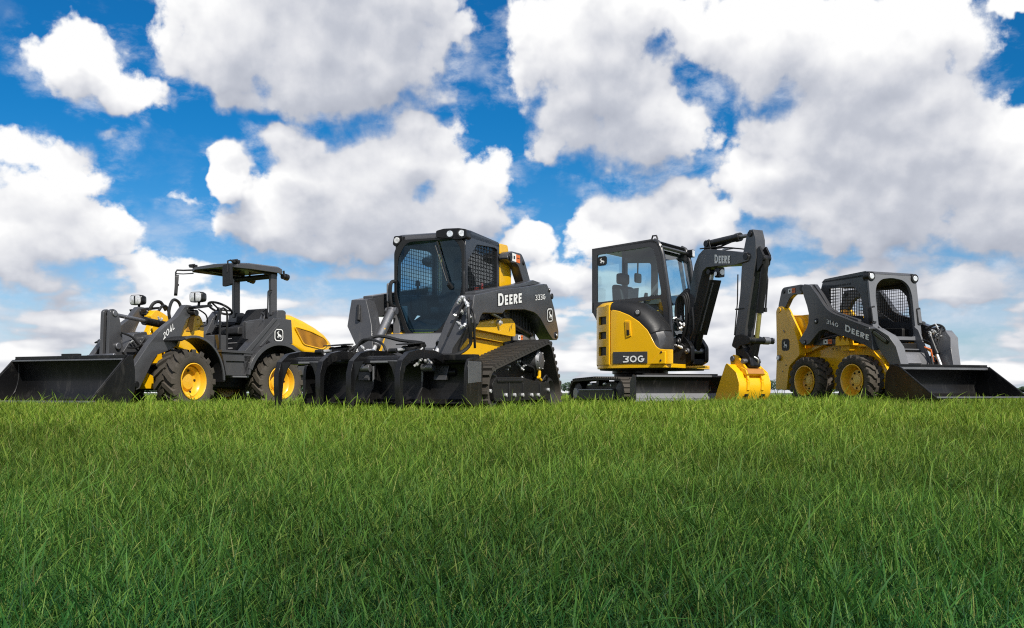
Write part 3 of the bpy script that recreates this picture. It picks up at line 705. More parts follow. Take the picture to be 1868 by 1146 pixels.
        pad(1, .018, PLAST); pad(.82, .026, LGREY)
        b.build("arm_front_section", None, arm, bev=.008)
        if sd < 0:
            lettering("brand_lettering", "DEERE", arm, (.305, -.70, 1.078), (1, 0, -.325), (.06, 0, 1), (0, -1, 0), .51, .095, .18, .80)
            lettering("model_number", "314G", arm, (-.095, -.70, 1.215), (1, 0, -.30), (.06, 0, 1), (0, -1, 0), .27, .060, .16)
        ram((-.45, .52 * sd, .97), (.40, .54 * sd, 1.06), arm, .04, .6)
        ram((.86, .36 * sd, .98), (1.14, .34 * sd, .45), arm, .042, .45, body=BLACK)
    hose([(.70, .50, 1.10), (.85, .58, 1.13), (.92, .50, 1.08), (.96, .40, .95)], .018, T); hose([(.70, .44, 1.12), (.82, .52, 1.17), (.90, .58, 1.12), (.95, .56, .98)], .016, T)
    hose([(.78, .30, .95), (.92, .33, .88), (.95, .3, .7), (1.02, .26, .56)], .016, T); hose([(.87, .24, .84), (.94, .29, .80), (.97, .31, .62)], .012, T, m=ORNG, smooth=0)
    hose([(.75, .40, 1.06), (.88, .46, 1.10), (.97, .42, .98), (.98, .34, .80)], .014, T)
    fittings(9, (.90, .42, 1.05), (.06, .09, .07), T, 8)
    # cab
    W = .453
    side = [(-.47, 1.885), (.46, 1.895), (.50, 1.55), (.56, 1.14), (.57, .95), (.05, 1.0), (-.45, 1.10), (-.54, 1.25), (-.545, 1.70)]
    win = rnd([(-.34, 1.76), (.20, 1.74), (.34, 1.62), (.385, 1.42), (.42, 1.22), (.05, 1.26), (-.12, 1.36), (-.23, 1.43), (-.34, 1.50)], .03)
    slot = [(-.30, 1.775), (.10, 1.765), (.10, 1.795), (-.30, 1.80)]
    b = MB().mat(GREY)
    for sd in (1, -1): b.plate(side, [win[::-1]], *sorted(((W - .03) * sd, W * sd)))
    b.prism([(.48, 1.865), (.49, 1.905), (.44, 1.945), (-.43, 1.915), (-.50, 1.87), (-.48, 1.86)], -W, W)
    fo = [(-W, .95), (W, .95), (W, 1.90), (-W, 1.90)]
    op = rnd([(-.345, 1.0), (.345, 1.0), (.345, 1.62), (.31, 1.75), (.20, 1.835), (0, 1.86), (-.20, 1.835), (-.31, 1.75), (-.345, 1.62)], .06)
    n0 = len(b.v); b.mat(LGREY).plate(fo, [op[::-1]], .0, .05, 'x')
    for i in range(n0, len(b.v)):
        p = b.v[i]; b.v[i] = (p[0] + .44 + .10 * (1.90 - p[2]) / .75, p[1], p[2])     # front frame leans forward at its foot
    ro = [(-W + .03, 1.05), (W - .03, 1.05), (W - .03, 1.88), (-W + .03, 1.88)]; rw = [(-.40, 1.12), (.40, 1.12), (.40, 1.82), (-.40, 1.82)]
    b.mat(GREY).plate(ro, [rw[::-1]], -.51, -.48, 'x')
    b.mat(PLAST).prism([(.57, .92), (.57, 1.0), (-.45, 1.06), (-.45, .92)], -.42, .42); b.mat(GREY)
    cab = b.build("cab", None, T, bev=.008)
    for sd in (1, -1): MB().mat(PLAST).grid_mesh((-.35, (W - .015) * sd, 1.18), (.80, 0, 0), (0, 0, .6), .044, .011, [(p[0] + .35, p[1] - 1.18) for p in win]).build("window_mesh", None, cab, flat=True)
    MB().mat(PLAST).grid_mesh((-.495, -.40, 1.12), (0, .80, 0), (0, 0, .70), .047, .012).build("window_mesh", None, cab, flat=True)
    b = MB().mat(BLKD)
    for sd in (1, -1):
        for k in range(9): b.box(-.30 + k * .05, -.265 + k * .05, *sorted(((W - .001) * sd, (W + .002) * sd)), 1.775, 1.80)
    b.build("side_vent", None, cab, flat=True)
    for y in (-.405, .415):
        b = MB().mat(BLACK); b.cyl((.40, y, 1.865), (.52, y, 1.865), .068, .066, n=22); b.box(.40, .50, y - .05, y + .05, 1.80, 1.93)
        b.mat(LENS).cyl((.50, y, 1.865), (.528, y, 1.865), .047, .040, n=20); b.build("work_light", None, cab, bev=.006)
    for y in (-.40, .40):
        b = MB()
        q = rnd([(0, 0), (.075, 0), (.075, .26), (0, .24)], .02); y0 = y - .037 + (.03 if y > 0 else -.03)
        f = lambda p, h, k: (.555 + .10 * (1.44 - 1.18 - p[1]) / .75 + h, y0 + .0375 + (p[0] - .0375) * k, 1.18 + .125 + (p[1] - .125) * k)
        b.mat(PLAST).rings([[f(p, h, 1) for p in q] for h in (-.06, .012)]); b.mat(LGREY).rings([[f(p, h, .8) for p in q] for h in (-.02, .022)])
        b.build("grab_handle", None, cab, bev=.004)
    b = MB().mat(SEAT); b.prism(rnd([(.20, 1.02), (.20, 1.12), (-.20, 1.10), (-.30, 1.36), (-.38, 1.36), (-.36, 1.0)], .04), -.20, .20); b.build("seat", None, cab, bev=.03, seg=3)
    b = MB().mat(PLAST)
    for k in range(9): y = -.20 + k * .05; b.cyl((-.43, y, 1.02), (-.47, y, 1.30), .007, n=5)
    b.tube([(-.40, -.24, 1.30), (-.47, -.22, 1.31), (-.47, .22, 1.31), (-.40, .24, 1.30)], .014, 6)
    b.build("seat_guard", None, cab)
    for y in (-.34, .34): MB().mat(HULL).prism(rnd([(.40, .98), (.40, 1.14), (-.2, 1.16), (-.25, .98)], .03), y - .06, y + .06).build("arm_rest", None, cab, bev=.01)
    # roof lining
    b = MB().mat(paint("headliner", (.10, .085, .05), .8)); b.prism([(.42, 1.855), (-.45, 1.855), (-.45, 1.79), (.2, 1.81), (.40, 1.83)], -.40, .40); b.build("headliner", None, cab, bev=.02)
    # step well and front plate
    b = MB().mat(LGREY)
    b.prism([(.86, .30), (.88, .62), (.80, .76), (.60, .79), (.60, .30)], -.33, .33)
    for sd in (1, -1): b.prism([(.57, .95), (.58, 1.16), (.66, 1.10), (.90, .62), (.86, .45), (.58, .60)], *sorted((.33 * sd, .36 * sd)))
    b.prism([(.60, .79), (.72, .80), (.72, .82), (.3, .82), (.3, .79)], -.33, .33)
    b.mat(PLAST).box(.28, .64, -.36, .36, .785, .905)
    b.mat(WORN); b.prism([(.885, .60), (.905, .60), (.83, .74), (.81, .74)], -.17, .17)
    b.build("front_step", None, T, bev=.01)
    # bucket
    b = MB().mat(BLACK); HW = .82
    o = [(2.13, .115), (1.40, .10), (1.27, .15), (1.225, .26), (1.25, .45), (1.34, .56), (1.47, .545)]; i = [(1.47, .525), (1.36, .535), (1.28, .44), (1.255, .27), (1.29, .175), (1.41, .125), (2.13, .13)]
    b.prism(o + i, -HW, HW)
    for y in (-HW, HW):
        b.prism(rnd([(2.10, .125), (1.40, .10), (1.26, .14), (1.22, .26), (1.245, .46), (1.345, .575), (1.48, .54)], .02), y - .010, y + .010)
        n0 = Vector((2.11 - 1.48, 0, .13 - .54)).normalized(); b.tube([Vector((1.48, y, .54)), Vector((2.11, y, .128))], .012, 6)
    b.box(1.30, 1.46, -HW + .01, HW - .01, .548, .572)
    b.mat(WORN); b.box(1.455, 1.475, -HW + .01, HW - .01, .50, .530)
    b.prism([(2.14, .112), (1.75, .105), (1.75, .128), (2.14, .134)], -HW, HW)
    b.mat(GREY).prism([(1.25, .25), (1.24, .53), (1.19, .53), (1.15, .25)], -.53, -.42); b.prism([(1.25, .25), (1.24, .53), (1.19, .53), (1.15, .25)], .42, .53)
    b.build("bucket", None, T, bev=.005)
    return T
# ================================================================== articulated compact wheel loader
def wheel_loader():
    T = thing("compact_wheel_loader", "grey and yellow articulated wheel loader with open canopy and wide black bucket", "wheel loader", (-5.079, 16.799, -.06), R(234.42))
    FX = Matrix.Rotation(R(11.4), 4, 'Z')
    def wheel():
        p = pivot("wheel", T)
        tyre_mesh(.485, .36, .268, 16, .045, 'bar').build("tyre", None, p)
        b = MB().mat(YEL)
        b.lathe([(.268, .160), (.278, .172), (.266, .178), (.252, .160), (.245, .10), (.236, .085), (.226, .10), (.205, .085), (.185, .035), (.15, .02), (.13, .03), (.12, .05), (.112, .06), (.001, .064)], 44, cap=False)
        b.lathe([(.268, -.160), (.278, -.172), (.26, -.178), (.24, -.12), (.05, -.10)], 40, cap=False)
        b.mat(BLKD)
        for i in range(5): a = 2 * math.pi / 5 * i + .5; c = Vector((.168 * math.cos(a), .02, .168 * math.sin(a))); b.cyl(c, c + Vector((0, .022, 0)), .017, n=12)
        b.build("rim", None, p)
        return p
    w0 = wheel(); first = True
    for x, sd, xf in ((1.037, 1, FX), (1.037, -1, FX), (-1.037, 1, None), (-1.037, -1, None)):
        l = Vector((x, .672 * sd, .47)); a = 0 if sd > 0 else math.pi
        if xf is not None: l = xf @ l; a += R(11.4)
        if first: w0.location = l; w0.rotation_euler = (0, 0, a); first = False
        else: dup(w0, T, l, a)
    # ---- rear frame
    b = MB().mat(HULL)
    b.prism([(.10, .40), (.10, .62), (-.40, .70), (-2.1, .80), (-2.1, .50), (-1.4, .36)], -.38, .38)
    b.cyl((-1.037, -.5, .47), (-1.037, .5, .47), .11); b.box(-.12, .10, -.12, .12, .35, .95)
    b.mat(paint("brown_driveline", (.16, .08, .03), .5)).cyl((-.25, 0, .44), (.2, .05, .44), .06); b.cyl((-.05, -.1, .44), (-.05, .05, .44), .075)
    b.build("rear_chassis", None, T, bev=.01)
    # hood, tapering to a rounded tail
    b = MB().mat(YEL); rs = []
    for x, zb, zt, w in ((-1.34, 1.12, 1.645, .60), (-1.55, 1.06, 1.645, .60), (-1.80, .97, 1.575, .595), (-2.08, .97, 1.475, .58), (-2.32, .99, 1.37, .55), (-2.50, 1.02, 1.255, .50), (-2.60, 1.06, 1.16, .42), (-2.62, 1.09, 1.13, .36)):
        sec = rnd([(-w, zb), (w, zb), (w * .97, zt - .06), (w * .70, zt), (-w * .70, zt), (-w * .97, zt - .06)], .07, 4)
        rs.append([(x, p[0], p[1]) for p in sec])
    b.rings(rs); hood = b.build("engine_hood", None, T, bev=0, ang=50)
    for sd in (1, -1):
        b = MB().mat(GRILLE); pl = rnd([(-1.53, 1.43), (-1.92, 1.365), (-2.26, 1.265), (-2.38, 1.16), (-2.22, 1.065), (-1.75, 1.13)], .06)
        yy = lambda x: (.60 if x > -1.55 else .60 - (-(x + 1.55)) * .0377 if x > -2.08 else .58 - (-(x + 2.08)) * .125)
        b.rings([[(p[0], (yy(p[0]) + h) * sd, p[1]) for p in pl] for h in (-.05, .010)])
        b.mat(YEL).tube([(p[0], (yy(p[0]) + .008) * sd, p[1]) for p in pl + pl[:1]], .012, 6)
        b.build("side_grille", None, hood)
    b = MB().mat(GREY)
    b.prism([(-1.70, .60), (-1.60, 1.0), (-1.9, 1.0), (-2.3, 1.05), (-2.40, 1.0), (-2.35, .60)], -.42, .42); b.mat(PLAST).prism([(-1.32, 1.10), (-1.33, 1.62), (-1.36, 1.62), (-1.36, 1.10)], -.59, .59)
    b.build("counterweight", None, T, bev=.02)
    # fenders
    for sd in (1, -1):
        q = sorted((.50 * sd, .865 * sd)); b = MB().mat(GREY)
        b.prism(arc(-.99, .45, .685, 12, 152, 18) + arc(-.99, .45, .645, 152, 12, 18), *q)
        b.prism([(-.335, .58), (-.32, .62), (-.50, .93), (-.55, .97), (-.31, .97), (-.28, .90)], *sorted((.56 * sd, .80 * sd)))
        b.prism(arc(-.99, .45, .70, 20, 150, 18) + arc(-.99, .45, .63, 150, 20, 18), *sorted((.835 * sd, .872 * sd)))
        b.build("rear_fender", None, T, bev=.012)
        # flank panel behind the entrance with its ridge, and the post foot
        b = MB().mat(GREY)
        b.prism([(-.33, .965), (-.92, 1.525), (-1.06, 1.535), (-1.30, 1.52), (-1.33, 1.12), (-1.15, 1.13), (-.98, 1.14), (-.75, 1.08), (-.55, .97)], *sorted((.56 * sd, .785 * sd)))
        b.slab([(-.30, .79 * sd, .965), (-.90, .79 * sd, 1.53), (-.98, .79 * sd, 1.52), (-.42, .79 * sd, .965)], .035)
        b.slab([(-.60, .788 * sd, 1.05), (-1.02, .788 * sd, 1.455), (-1.05, .788 * sd, 1.43), (-.66, .788 * sd, 1.05)], .02)
        b.mat(PLAST).cyl((-.79, .78 * sd, 1.115), (-.79, .80 * sd, 1.115), .04); b.cyl((-.93, .78 * sd, 1.33), (-.93, .795 * sd, 1.33), .014)
        b.mat(GREY).prism(rnd([(-1.12, 1.50), (-1.14, 1.68), (-1.28, 1.69), (-1.335, 1.66), (-1.30, 1.50)], .03), *sorted((.40 * sd, .62 * sd)))
        b.mat(GREY).prism([(-.50, 1.18), (-.50, 1.46), (-.90, 1.53), (-.60, 1.18)], *sorted((.50 * sd, .57 * sd)))
        b.box(-.66, -.50, *sorted((.54 * sd, .60 * sd)), 1.17, 1.45)
        fl = b.build("side_panel", None, T, bev=.012)
        if sd > 0: badge("deer_emblem", fl, (-1.02, .787, 1.255), (-1, 0, .03), (0, 0, 1), (0, 1, 0), .185, .20)
        # step box
        b = MB().mat(GREY)
        b.prism([(.16, .975), (-.45, .965), (-.45, .925), (.16, .935)], *sorted((.45 * sd, .815 * sd)))
        b.prism([(.14, .93), (-.44, .92), (-.405, .565), (.06, .565)], *sorted((.50 * sd, .775 * sd)))
        b.plate([(.14, .90), (-.43, .895), (-.40, .575), (.06, .575)], [[(.07, .80), (-.33, .80), (-.31, .60), (.02, .60)]], *sorted((.77 * sd, .80 * sd)))
        b.mat(LGREY).box(-.38, -.06, *sorted((.60 * sd, .81 * sd)), .545, .57)
        b.mat(PLAST).box(-.33, .06, *sorted((.777 * sd, .786 * sd)), .79, .80)
        b.build("step_box", None, T, bev=.012)
    # operator platform
    b = MB().mat(PLAST)
    b.box(-1.0, .16, -.50, .50, .90, .955); b.prism([(-1.25, .95), (-1.25, 1.50), (-1.0, 1.45), (-.72, 1.25), (-.70, .95)], -.50, .50)
    b.prism([(-.1, .96), (-.1, 1.20), (-.9, 1.50), (-1.0, 1.52), (-1.1, .96)], -.60, -.52)
    b.mat(GREY)
    b.box(-.55, -.5, -.58, .0, 1.42, 1.47)
    b.prism([(-.65, 1.40), (-1.1, 1.47), (-1.1, 1.50), (-.55, 1.50)], -.58, -.40)
    b.mat(WORN); b.cyl((-.45, -.1, 1.16), (-.62, .1, 1.20), .012); b.cyl((-.3, .1, 1.10), (-.70, .2, 1.13), .010); b.cyl((-.35, .15, 1.02), (-.55, .2, 1.03), .018); b.cyl((-.2, .3, .99), (-.34, .3, 1.0), .02)
    b.build("operator_platform", None, T, bev=.008)
    b = MB().mat(SEAT); b.prism(rnd([(-.62, 1.26), (-.64, 1.40), (-1.02, 1.40), (-1.20, 1.73), (-1.30, 1.74), (-1.18, 1.28)], .05), -.24, .24); b.build("seat", None, T, bev=.045, seg=3)
    b = MB().mat(WORN); b.tube([(-1.12, .27, 1.45), (-1.16, .28, 1.60), (-1.10, .27, 1.66)], .012); b.slab([(-1.05, .26, 1.48), (-1.11, .26, 1.46), (-1.17, .26, 1.60), (-1.11, .26, 1.62)], .02); b.build("seat_belt", None, T)
    b = MB().mat(GREY)
    b.prism(rnd([(.42, 1.10), (.43, 1.33), (.30, 1.36), (.18, 1.22), (.0, 1.20), (-.06, 1.24), (-.06, .95), (.36, .95)], .03), -.40, .42)
    b.prism(rnd([(-.10, 1.26), (-.20, 1.28), (-.40, 1.61), (-.32, 1.64), (-.20, 1.50), (-.06, 1.24)], .02), -.02, .13)
    b.prism([(.09, .97), (-.02, .97), (-.03, 1.21), (.15, 1.21)], .62, .70)
    b.mat(PLAST).prism([(.38, 1.25), (.30, 1.36), (.35, 1.42), (.46, 1.38), (.44, 1.26)], -.25, .25); b.cyl((-.28, .10, 1.48), (-.18, .26, 1.56), .012)
    b.build("dashboard", None, T, bev=.015)
    b = MB().mat(PLAST); c = Vector((-.42, .05, 1.69)); ax = Vector((-.50, 0, 1)).normalized(); u = Vector((0, 1, 0)); v = ax.cross(u)
    rng = [c + (u * math.cos(2 * math.pi * i / 24) + v * math.sin(2 * math.pi * i / 24)) * .20 for i in range(24)]
    b.tube(rng + rng[:2], .019, 8)
    for i in (2, 10, 18): b.tube([c - ax * .03, rng[i]], .014, 6)
    b.cyl(c - ax * .09, c - ax * .005, .045); b.cyl(c + (u * -.85 + v * -.5) * .2 - ax * 0, c + (u * -.85 + v * -.5) * .2 + ax * .06, .02)
    b.build("steering_wheel", None, T)
    hose([(-.99, .55, 1.55), (-1.0, .55, 1.98), (-1.03, .55, 2.01), (-1.10, .53, 2.01)], .012, T, 8, 0, name="grab_rail")
    b = MB().mat(PLAST); b.tube([(.11, .70, .98), (.105, .70, 1.56), (.09, .70, 1.615), (.04, .70, 1.635), (-.01, .70, 1.61), (-.035, .70, 1.55), (-.03, .70, .98)], .016, 8)
    b.build("grab_rail", None, T)
    # canopy
    for sd in (1, -1): MB().mat(GREY).box(-1.24, -1.11, .44 * sd - .035 + .03 * sd, .44 * sd + .035 + .03 * sd, 1.60, 2.30).build("canopy_post", None, T, bev=.012)
    b = MB().mat(GREY); rs = []
    for x, w, z, t in ((-.30, .50, 2.375, .05), (-.34, .57, 2.385, .07), (-.60, .60, 2.405, .09), (-1.20, .60, 2.405, .10), (-1.30, .56, 2.39, .10), (-1.34, .48, 2.37, .08)):
        rs.append([(x, -w, z - t), (x, -w, z - .01), (x, -w * .92, z + .012), (x, 0, z + .03), (x, w * .92, z + .012), (x, w, z - .01), (x, w, z - t), (x, w * .95, z - t), (x, w * .90, z - .03), (x, -w * .90, z - .03), (x, -w * .95, z - t)])
    b.rings(rs)
    b.mat(HULL)
    b.prism([(-.42, 2.35), (-1.0, 2.28), (-1.25, 2.26), (-1.25, 2.36), (-.42, 2.37)], -.50, -.44); b.prism([(-.42, 2.35), (-1.0, 2.28), (-1.25, 2.26), (-1.25, 2.36), (-.42, 2.37)], .44, .50)
    b.mat(LGREY); b.slab([(-.55, -.40, 2.34), (-1.2, -.40, 2.31), (-1.2, -.36, 2.31), (-.55, -.36, 2.34)], .02); b.slab([(-.6, .25, 2.34), (-1.1, .25, 2.32), (-1.1, .38, 2.32), (-.6, .38, 2.34)], .02)
    b.mat(HULL).cyl((-1.17, -.46, 2.26), (-1.17, .46, 2.26), .045)
    can = b.build("canopy", None, T, bev=.010)
    for y in (.56, -.30):
        b = MB().mat(PLAST); b.cyl((-1.36, y, 2.26), (-1.42, y, 2.25), .055, n=14); b.cyl((-1.34, y, 2.26), (-1.33, y, 2.36), .018); b.cyl((-1.30, y, 2.26), (-1.36, y, 2.26), .045, n=12)
        b.mat(LENS).cyl((-1.42, y, 2.25), (-1.425, y, 2.249), .045, n=14); b.build("work_light", None, can)
    for y in (.54, -.54):
        b = MB().mat(PLAST); s = 1 if y > 0 else -1
        b.box(-.40, -.28, y - .04, y + .04, 2.39, 2.44); b.cyl((-.32, y - .08, 2.43), (-.32, y + .06, 2.43), .022, n=8)
        b.build("front_light", None, can, bev=.008)
    b = MB().mat(PLAST)
    b.tube([(-.34, .52, 2.39), (-.10, .70, 2.40), (-.03, .72, 2.38), (-.02, .72, 2.20)], .014, 8)
    b.prism(rnd([(-.08, .63), (.0, .63), (.0, .63), (.03, .63)], .0) if 0 else rnd([(.60, 1.98), (.60, 2.32), (.78, 2.34), (.80, 2.00)], .03), -.07, -.02, 'x')
    b.mat(LGREY).prism(rnd([(.62, 2.01), (.62, 2.29), (.76, 2.31), (.78, 2.03)], .03), -.078, -.068, 'x')
    b.build("mirror", None, can, bev=.012, label="mirror with its back towards the viewer")
    b = MB().mat(PLAST)
    b.tube([(-.36, -.56, 2.355), (-.26, -.70, 2.35), (-.15, -.72, 2.345), (-.13, -.725, 2.31), (-.12, -.725, 1.99)], .014, 8)
    b.tube([(-.36, -.56, 2.30), (-.26, -.70, 2.29), (-.13, -.725, 2.285)], .010, 8); b.cyl((-.12, -.725, 2.10), (-.18, -.72, 2.10), .02, n=8)
    c = Vector((-.14, -.722, 2.09)); d = Vector((.59, .81, 0)); nn = Vector((.81, -.59, 0)); q = rnd([(-.09, -.17), (.09, -.17), (.09, .17), (-.09, .17)], .04)
    b.rings([[c + d * p[0] + Vector((-.10, .0, 0)) * (p[1] * .9) + Vector((0, 0, p[1])) + nn * h for p in q] for h in (-.028, .028)])
    b.build("mirror", None, can, bev=.01)
    # ---- front frame (turned with the articulation)
    b = MB(FX).mat(HULL)
    b.prism([(-.10, .36), (-.10, .60), (.5, .78), (1.4, .72), (1.45, .45), (1.2, .34)], -.33, .33); b.cyl((1.037, -.52, .47), (1.037, .52, .47), .11); b.box(.0, .18, -.12, .12, .4, .9)
    b.mat(YEL).prism([(1.35, .55), (1.55, .62), (1.60, .50), (1.5, .36), (1.35, .36)], -.36, .36)
    b.build("front_chassis", None, T, bev=.01)
    for sd in (1, -1):
        b = MB(FX).mat(YEL)
        b.prism(rnd([(.30, .70), (.28, 1.38), (.36, 1.50), (.54, 1.575), (.66, 1.60), (.78, 1.50), (.72, 1.37), (.80, 1.22), (.96, 1.02), (1.05, .70)], .03), *sorted((.24 * sd, .38 * sd)))
        b.mat(paint("yellow_brown_shade", (.42, .20, .02), .5, var=.2)).prism([(.55, 1.25), (.50, 1.50), (.60, 1.50), (.70, 1.25)], *sorted((.375 * sd, .392 * sd)))  # brown patch on the tower side: shade put into the colour
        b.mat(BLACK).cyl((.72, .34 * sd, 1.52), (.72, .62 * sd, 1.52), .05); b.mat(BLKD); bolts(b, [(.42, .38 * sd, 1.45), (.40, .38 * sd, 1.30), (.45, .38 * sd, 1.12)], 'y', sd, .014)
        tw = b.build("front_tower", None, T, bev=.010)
        b = MB(FX).mat(PLAST)
        b.prism(rnd([(.78, 1.575), (.55, 1.615), (.40, 1.64), (.42, 1.67), (.60, 1.645), (.80, 1.61)], .01), *sorted((.40 * sd, .66 * sd)))
        b.cyl((.66, .60 * sd, 1.62), (.64, .60 * sd, 1.71), .02); b.build("lamp_bracket", None, tw, bev=.006)
        b = MB(FX).mat(BLACK); sec = rnd([(-.125, -.08), (.125, -.08), (.125, .08), (-.125, .08)], .055, 4); c0 = (.66, .60 * sd, 1.765)
        b.rings([[(c0[0] + x, c0[1] + p[0] * k, c0[2] + p[1] * k) for p in sec] for x, k in ((-.10, .45), (-.06, .85), (0, 1), (.055, 1.0), (.065, .94))])
        b.mat(LENS).rings([[(c0[0] + x, c0[1] + p[0] * k, c0[2] + p[1] * k) for p in sec] for x, k in ((.03, .88), (.072, .86), (.082, .6))])
        b.mat(BLACK).box(c0[0] + .07, c0[0] + .086, c0[1] - .012, c0[1] + .012, c0[2] - .06, c0[2] + .06)
        b.build("headlight", None, tw, bev=.0)
        # front fender
        b = MB(FX).mat(PLAST); a0 = (1.02, .49)
        b.prism(arc(*a0, .66, 63, 182, 16) + arc(*a0, .635, 182, 63, 16), *sorted((.50 * sd, .855 * sd)))
        b.mat(GREY).prism(arc(*a0, .668, 70, 180, 16) + arc(*a0, .63, 180, 70, 16), *sorted((.835 * sd, .862 * sd)))
        b.build("front_fender", None, T, bev=.006)
        # boom
        b = MB(FX).mat(GREY)
        b.prism([(.66, 1.58), (.72, 1.64), (.84, 1.64), (.92, 1.565), (1.02, 1.45), (1.29, 1.285), (1.45, 1.17), (1.60, 1.03), (1.92, .67), (1.86, .34), (1.80, .36), (1.53, .77), (1.44, .86), (1.20, .93), (1.06, 1.0), (.96, 1.12), (.90, 1.28), (.82, 1.42), (.68, 1.50)], *sorted((.415 * sd, .52 * sd)))
        b.mat(BLACK).cyl((.78, .40 * sd, 1.56), (.78, .535 * sd, 1.56), .05); b.cyl((1.86, .38 * sd, .42), (1.86, .53 * sd, .42), .05)
        arm = b.build("loader_arm", None, T, bev=.010)
        if sd > 0: lettering("model_number", "204L", arm, (1.33, .522, 1.085), (-.215, 0, .165), (.10, 0, 1), (0, 1, 0), .29, .095, .17, xf=FX)
        ram((.55, .46 * sd, .80), (1.30, .46 * sd, 1.02), arm, .045, .6, xf=FX)
    b = MB(FX).mat(GREY)
    b.cyl((1.30, -.42, 1.08), (1.30, .42, 1.08), .09, n=18); b.prism([(1.15, 1.0), (1.25, 1.22), (1.50, 1.18), (1.72, .90), (1.62, .80), (1.35, .92)], -.13, .13)
    b.prism([(.95, 1.02), (1.10, 1.18), (1.45, 1.02), (1.35, .92)], -.41, .41)
    b.build("arm_crossmember", None, T, bev=.012)
    b = MB(FX).mat(GREY)
    for y in (-.09, .03): b.prism(rnd([(1.94, 1.40), (1.93, 1.49), (1.87, 1.52), (1.80, 1.50), (1.75, 1.42), (1.69, 1.16), (1.68, .84), (1.76, .72), (1.98, .74), (1.96, .90)], .04), y, y + .06)
    b.mat(WORN).cyl((1.845, -.11, 1.45), (1.845, .11, 1.45), .045); b.cyl((1.80, -.13, .98), (1.80, .13, .98), .05)
    b.build("tilt_lever", None, T, bev=.012)
    b = MB(FX).mat(GREY); b.box(1.95, 2.45, -.45, .45, .35, .74); b.prism([(1.80, .35), (1.80, .80), (2.02, .86), (2.05, .30)], -.16, .16); b.mat(WORN); b.cyl((1.98, -.3, .82), (2.0, .25, .84), .03); b.build("quick_coupler", None, T, bev=.012)
    ram((.60, 0, 1.34), (1.845, 0, 1.45), T, .058, .45, rod=WORN, xf=FX)
    for pts, r in (([(.62, -.42, 1.32), (.66, -.40, 1.52), (.60, -.36, 1.70), (.46, -.34, 1.74), (.34, -.34, 1.62)], .026), ([(.60, -.30, 1.28), (.62, -.28, 1.48), (.52, -.26, 1.66), (.40, -.26, 1.66), (.34, -.26, 1.52)], .022),
                   ([(.80, .22, 1.30), (.86, .20, 1.52), (.78, .20, 1.72), (.64, .20, 1.70), (.58, .22, 1.52)], .024), ([(.9, .1, 1.30), (1.2, .16, 1.10), (1.45, .2, 1.0), (1.6, .18, 1.12), (1.75, .12, 1.18)], .016),
                   ([(1.0, -.2, 1.2), (1.3, -.16, 1.02), (1.55, -.14, .95), (1.75, -.1, 1.0)], .014), ([(.45, .42, 1.60), (.30, .44, 1.52), (.28, .44, 1.38), (.40, .42, 1.34)], .012), ([(1.1, .15, 1.15), (1.35, .22, 1.13), (1.5, .2, .98), (1.7, .2, .96)], .014)):
        hose(pts, r, T, 8, xf=FX)
    fittings(8, (1.40, .12, 1.05), (.22, .10, .06), T, 12, xf=FX); fittings(4, (.84, 0, 1.42), (.06, .10, .03), T, 13, xf=FX)
    # bucket
    b = MB(FX).mat(BLACK); HW = 1.04
    o = [(3.22, .17), (2.70, .14), (2.52, .19), (2.45, .32), (2.44, .58), (2.50, .78), (2.64, .77)]; i = [(2.64, .745), (2.53, .745), (2.475, .57), (2.485, .33), (2.54, .215), (2.70, .165), (3.22, .19)]
    b.prism(o + i, -HW, HW)
    for y in (-HW, HW):
        b.prism(rnd([(3.18, .23), (3.05, .17), (2.68, .145), (2.52, .18), (2.44, .32), (2.435, .60), (2.47, .80), (2.54, .82), (2.63, .745)], .03), y - .012, y + .012)
        b.tube([(2.63, y, .76), (3.18, y, .235)], .013, 6); b.tube([(2.54, y * .985, .72), (2.56, y * .985, .45), (2.68, y * .985, .25), (3.0, y * .985, .20)], .012, 6, smooth=5)
    b.box(2.48, 2.60, -HW + .01, HW - .01, .772, .815); b.mat(WORN); b.box(2.635, 2.655, -HW + .01, HW - .01, .742, .762)
    b.mat(HULL).box(2.50, 2.58, -.16, .14, .81, .845)
    b.mat(WORN); b.prism([(3.24, .165), (2.9, .15), (2.9, .196), (3.24, .195)], -HW, HW)
    b.build("bucket", None, T, bev=.005)
    return T

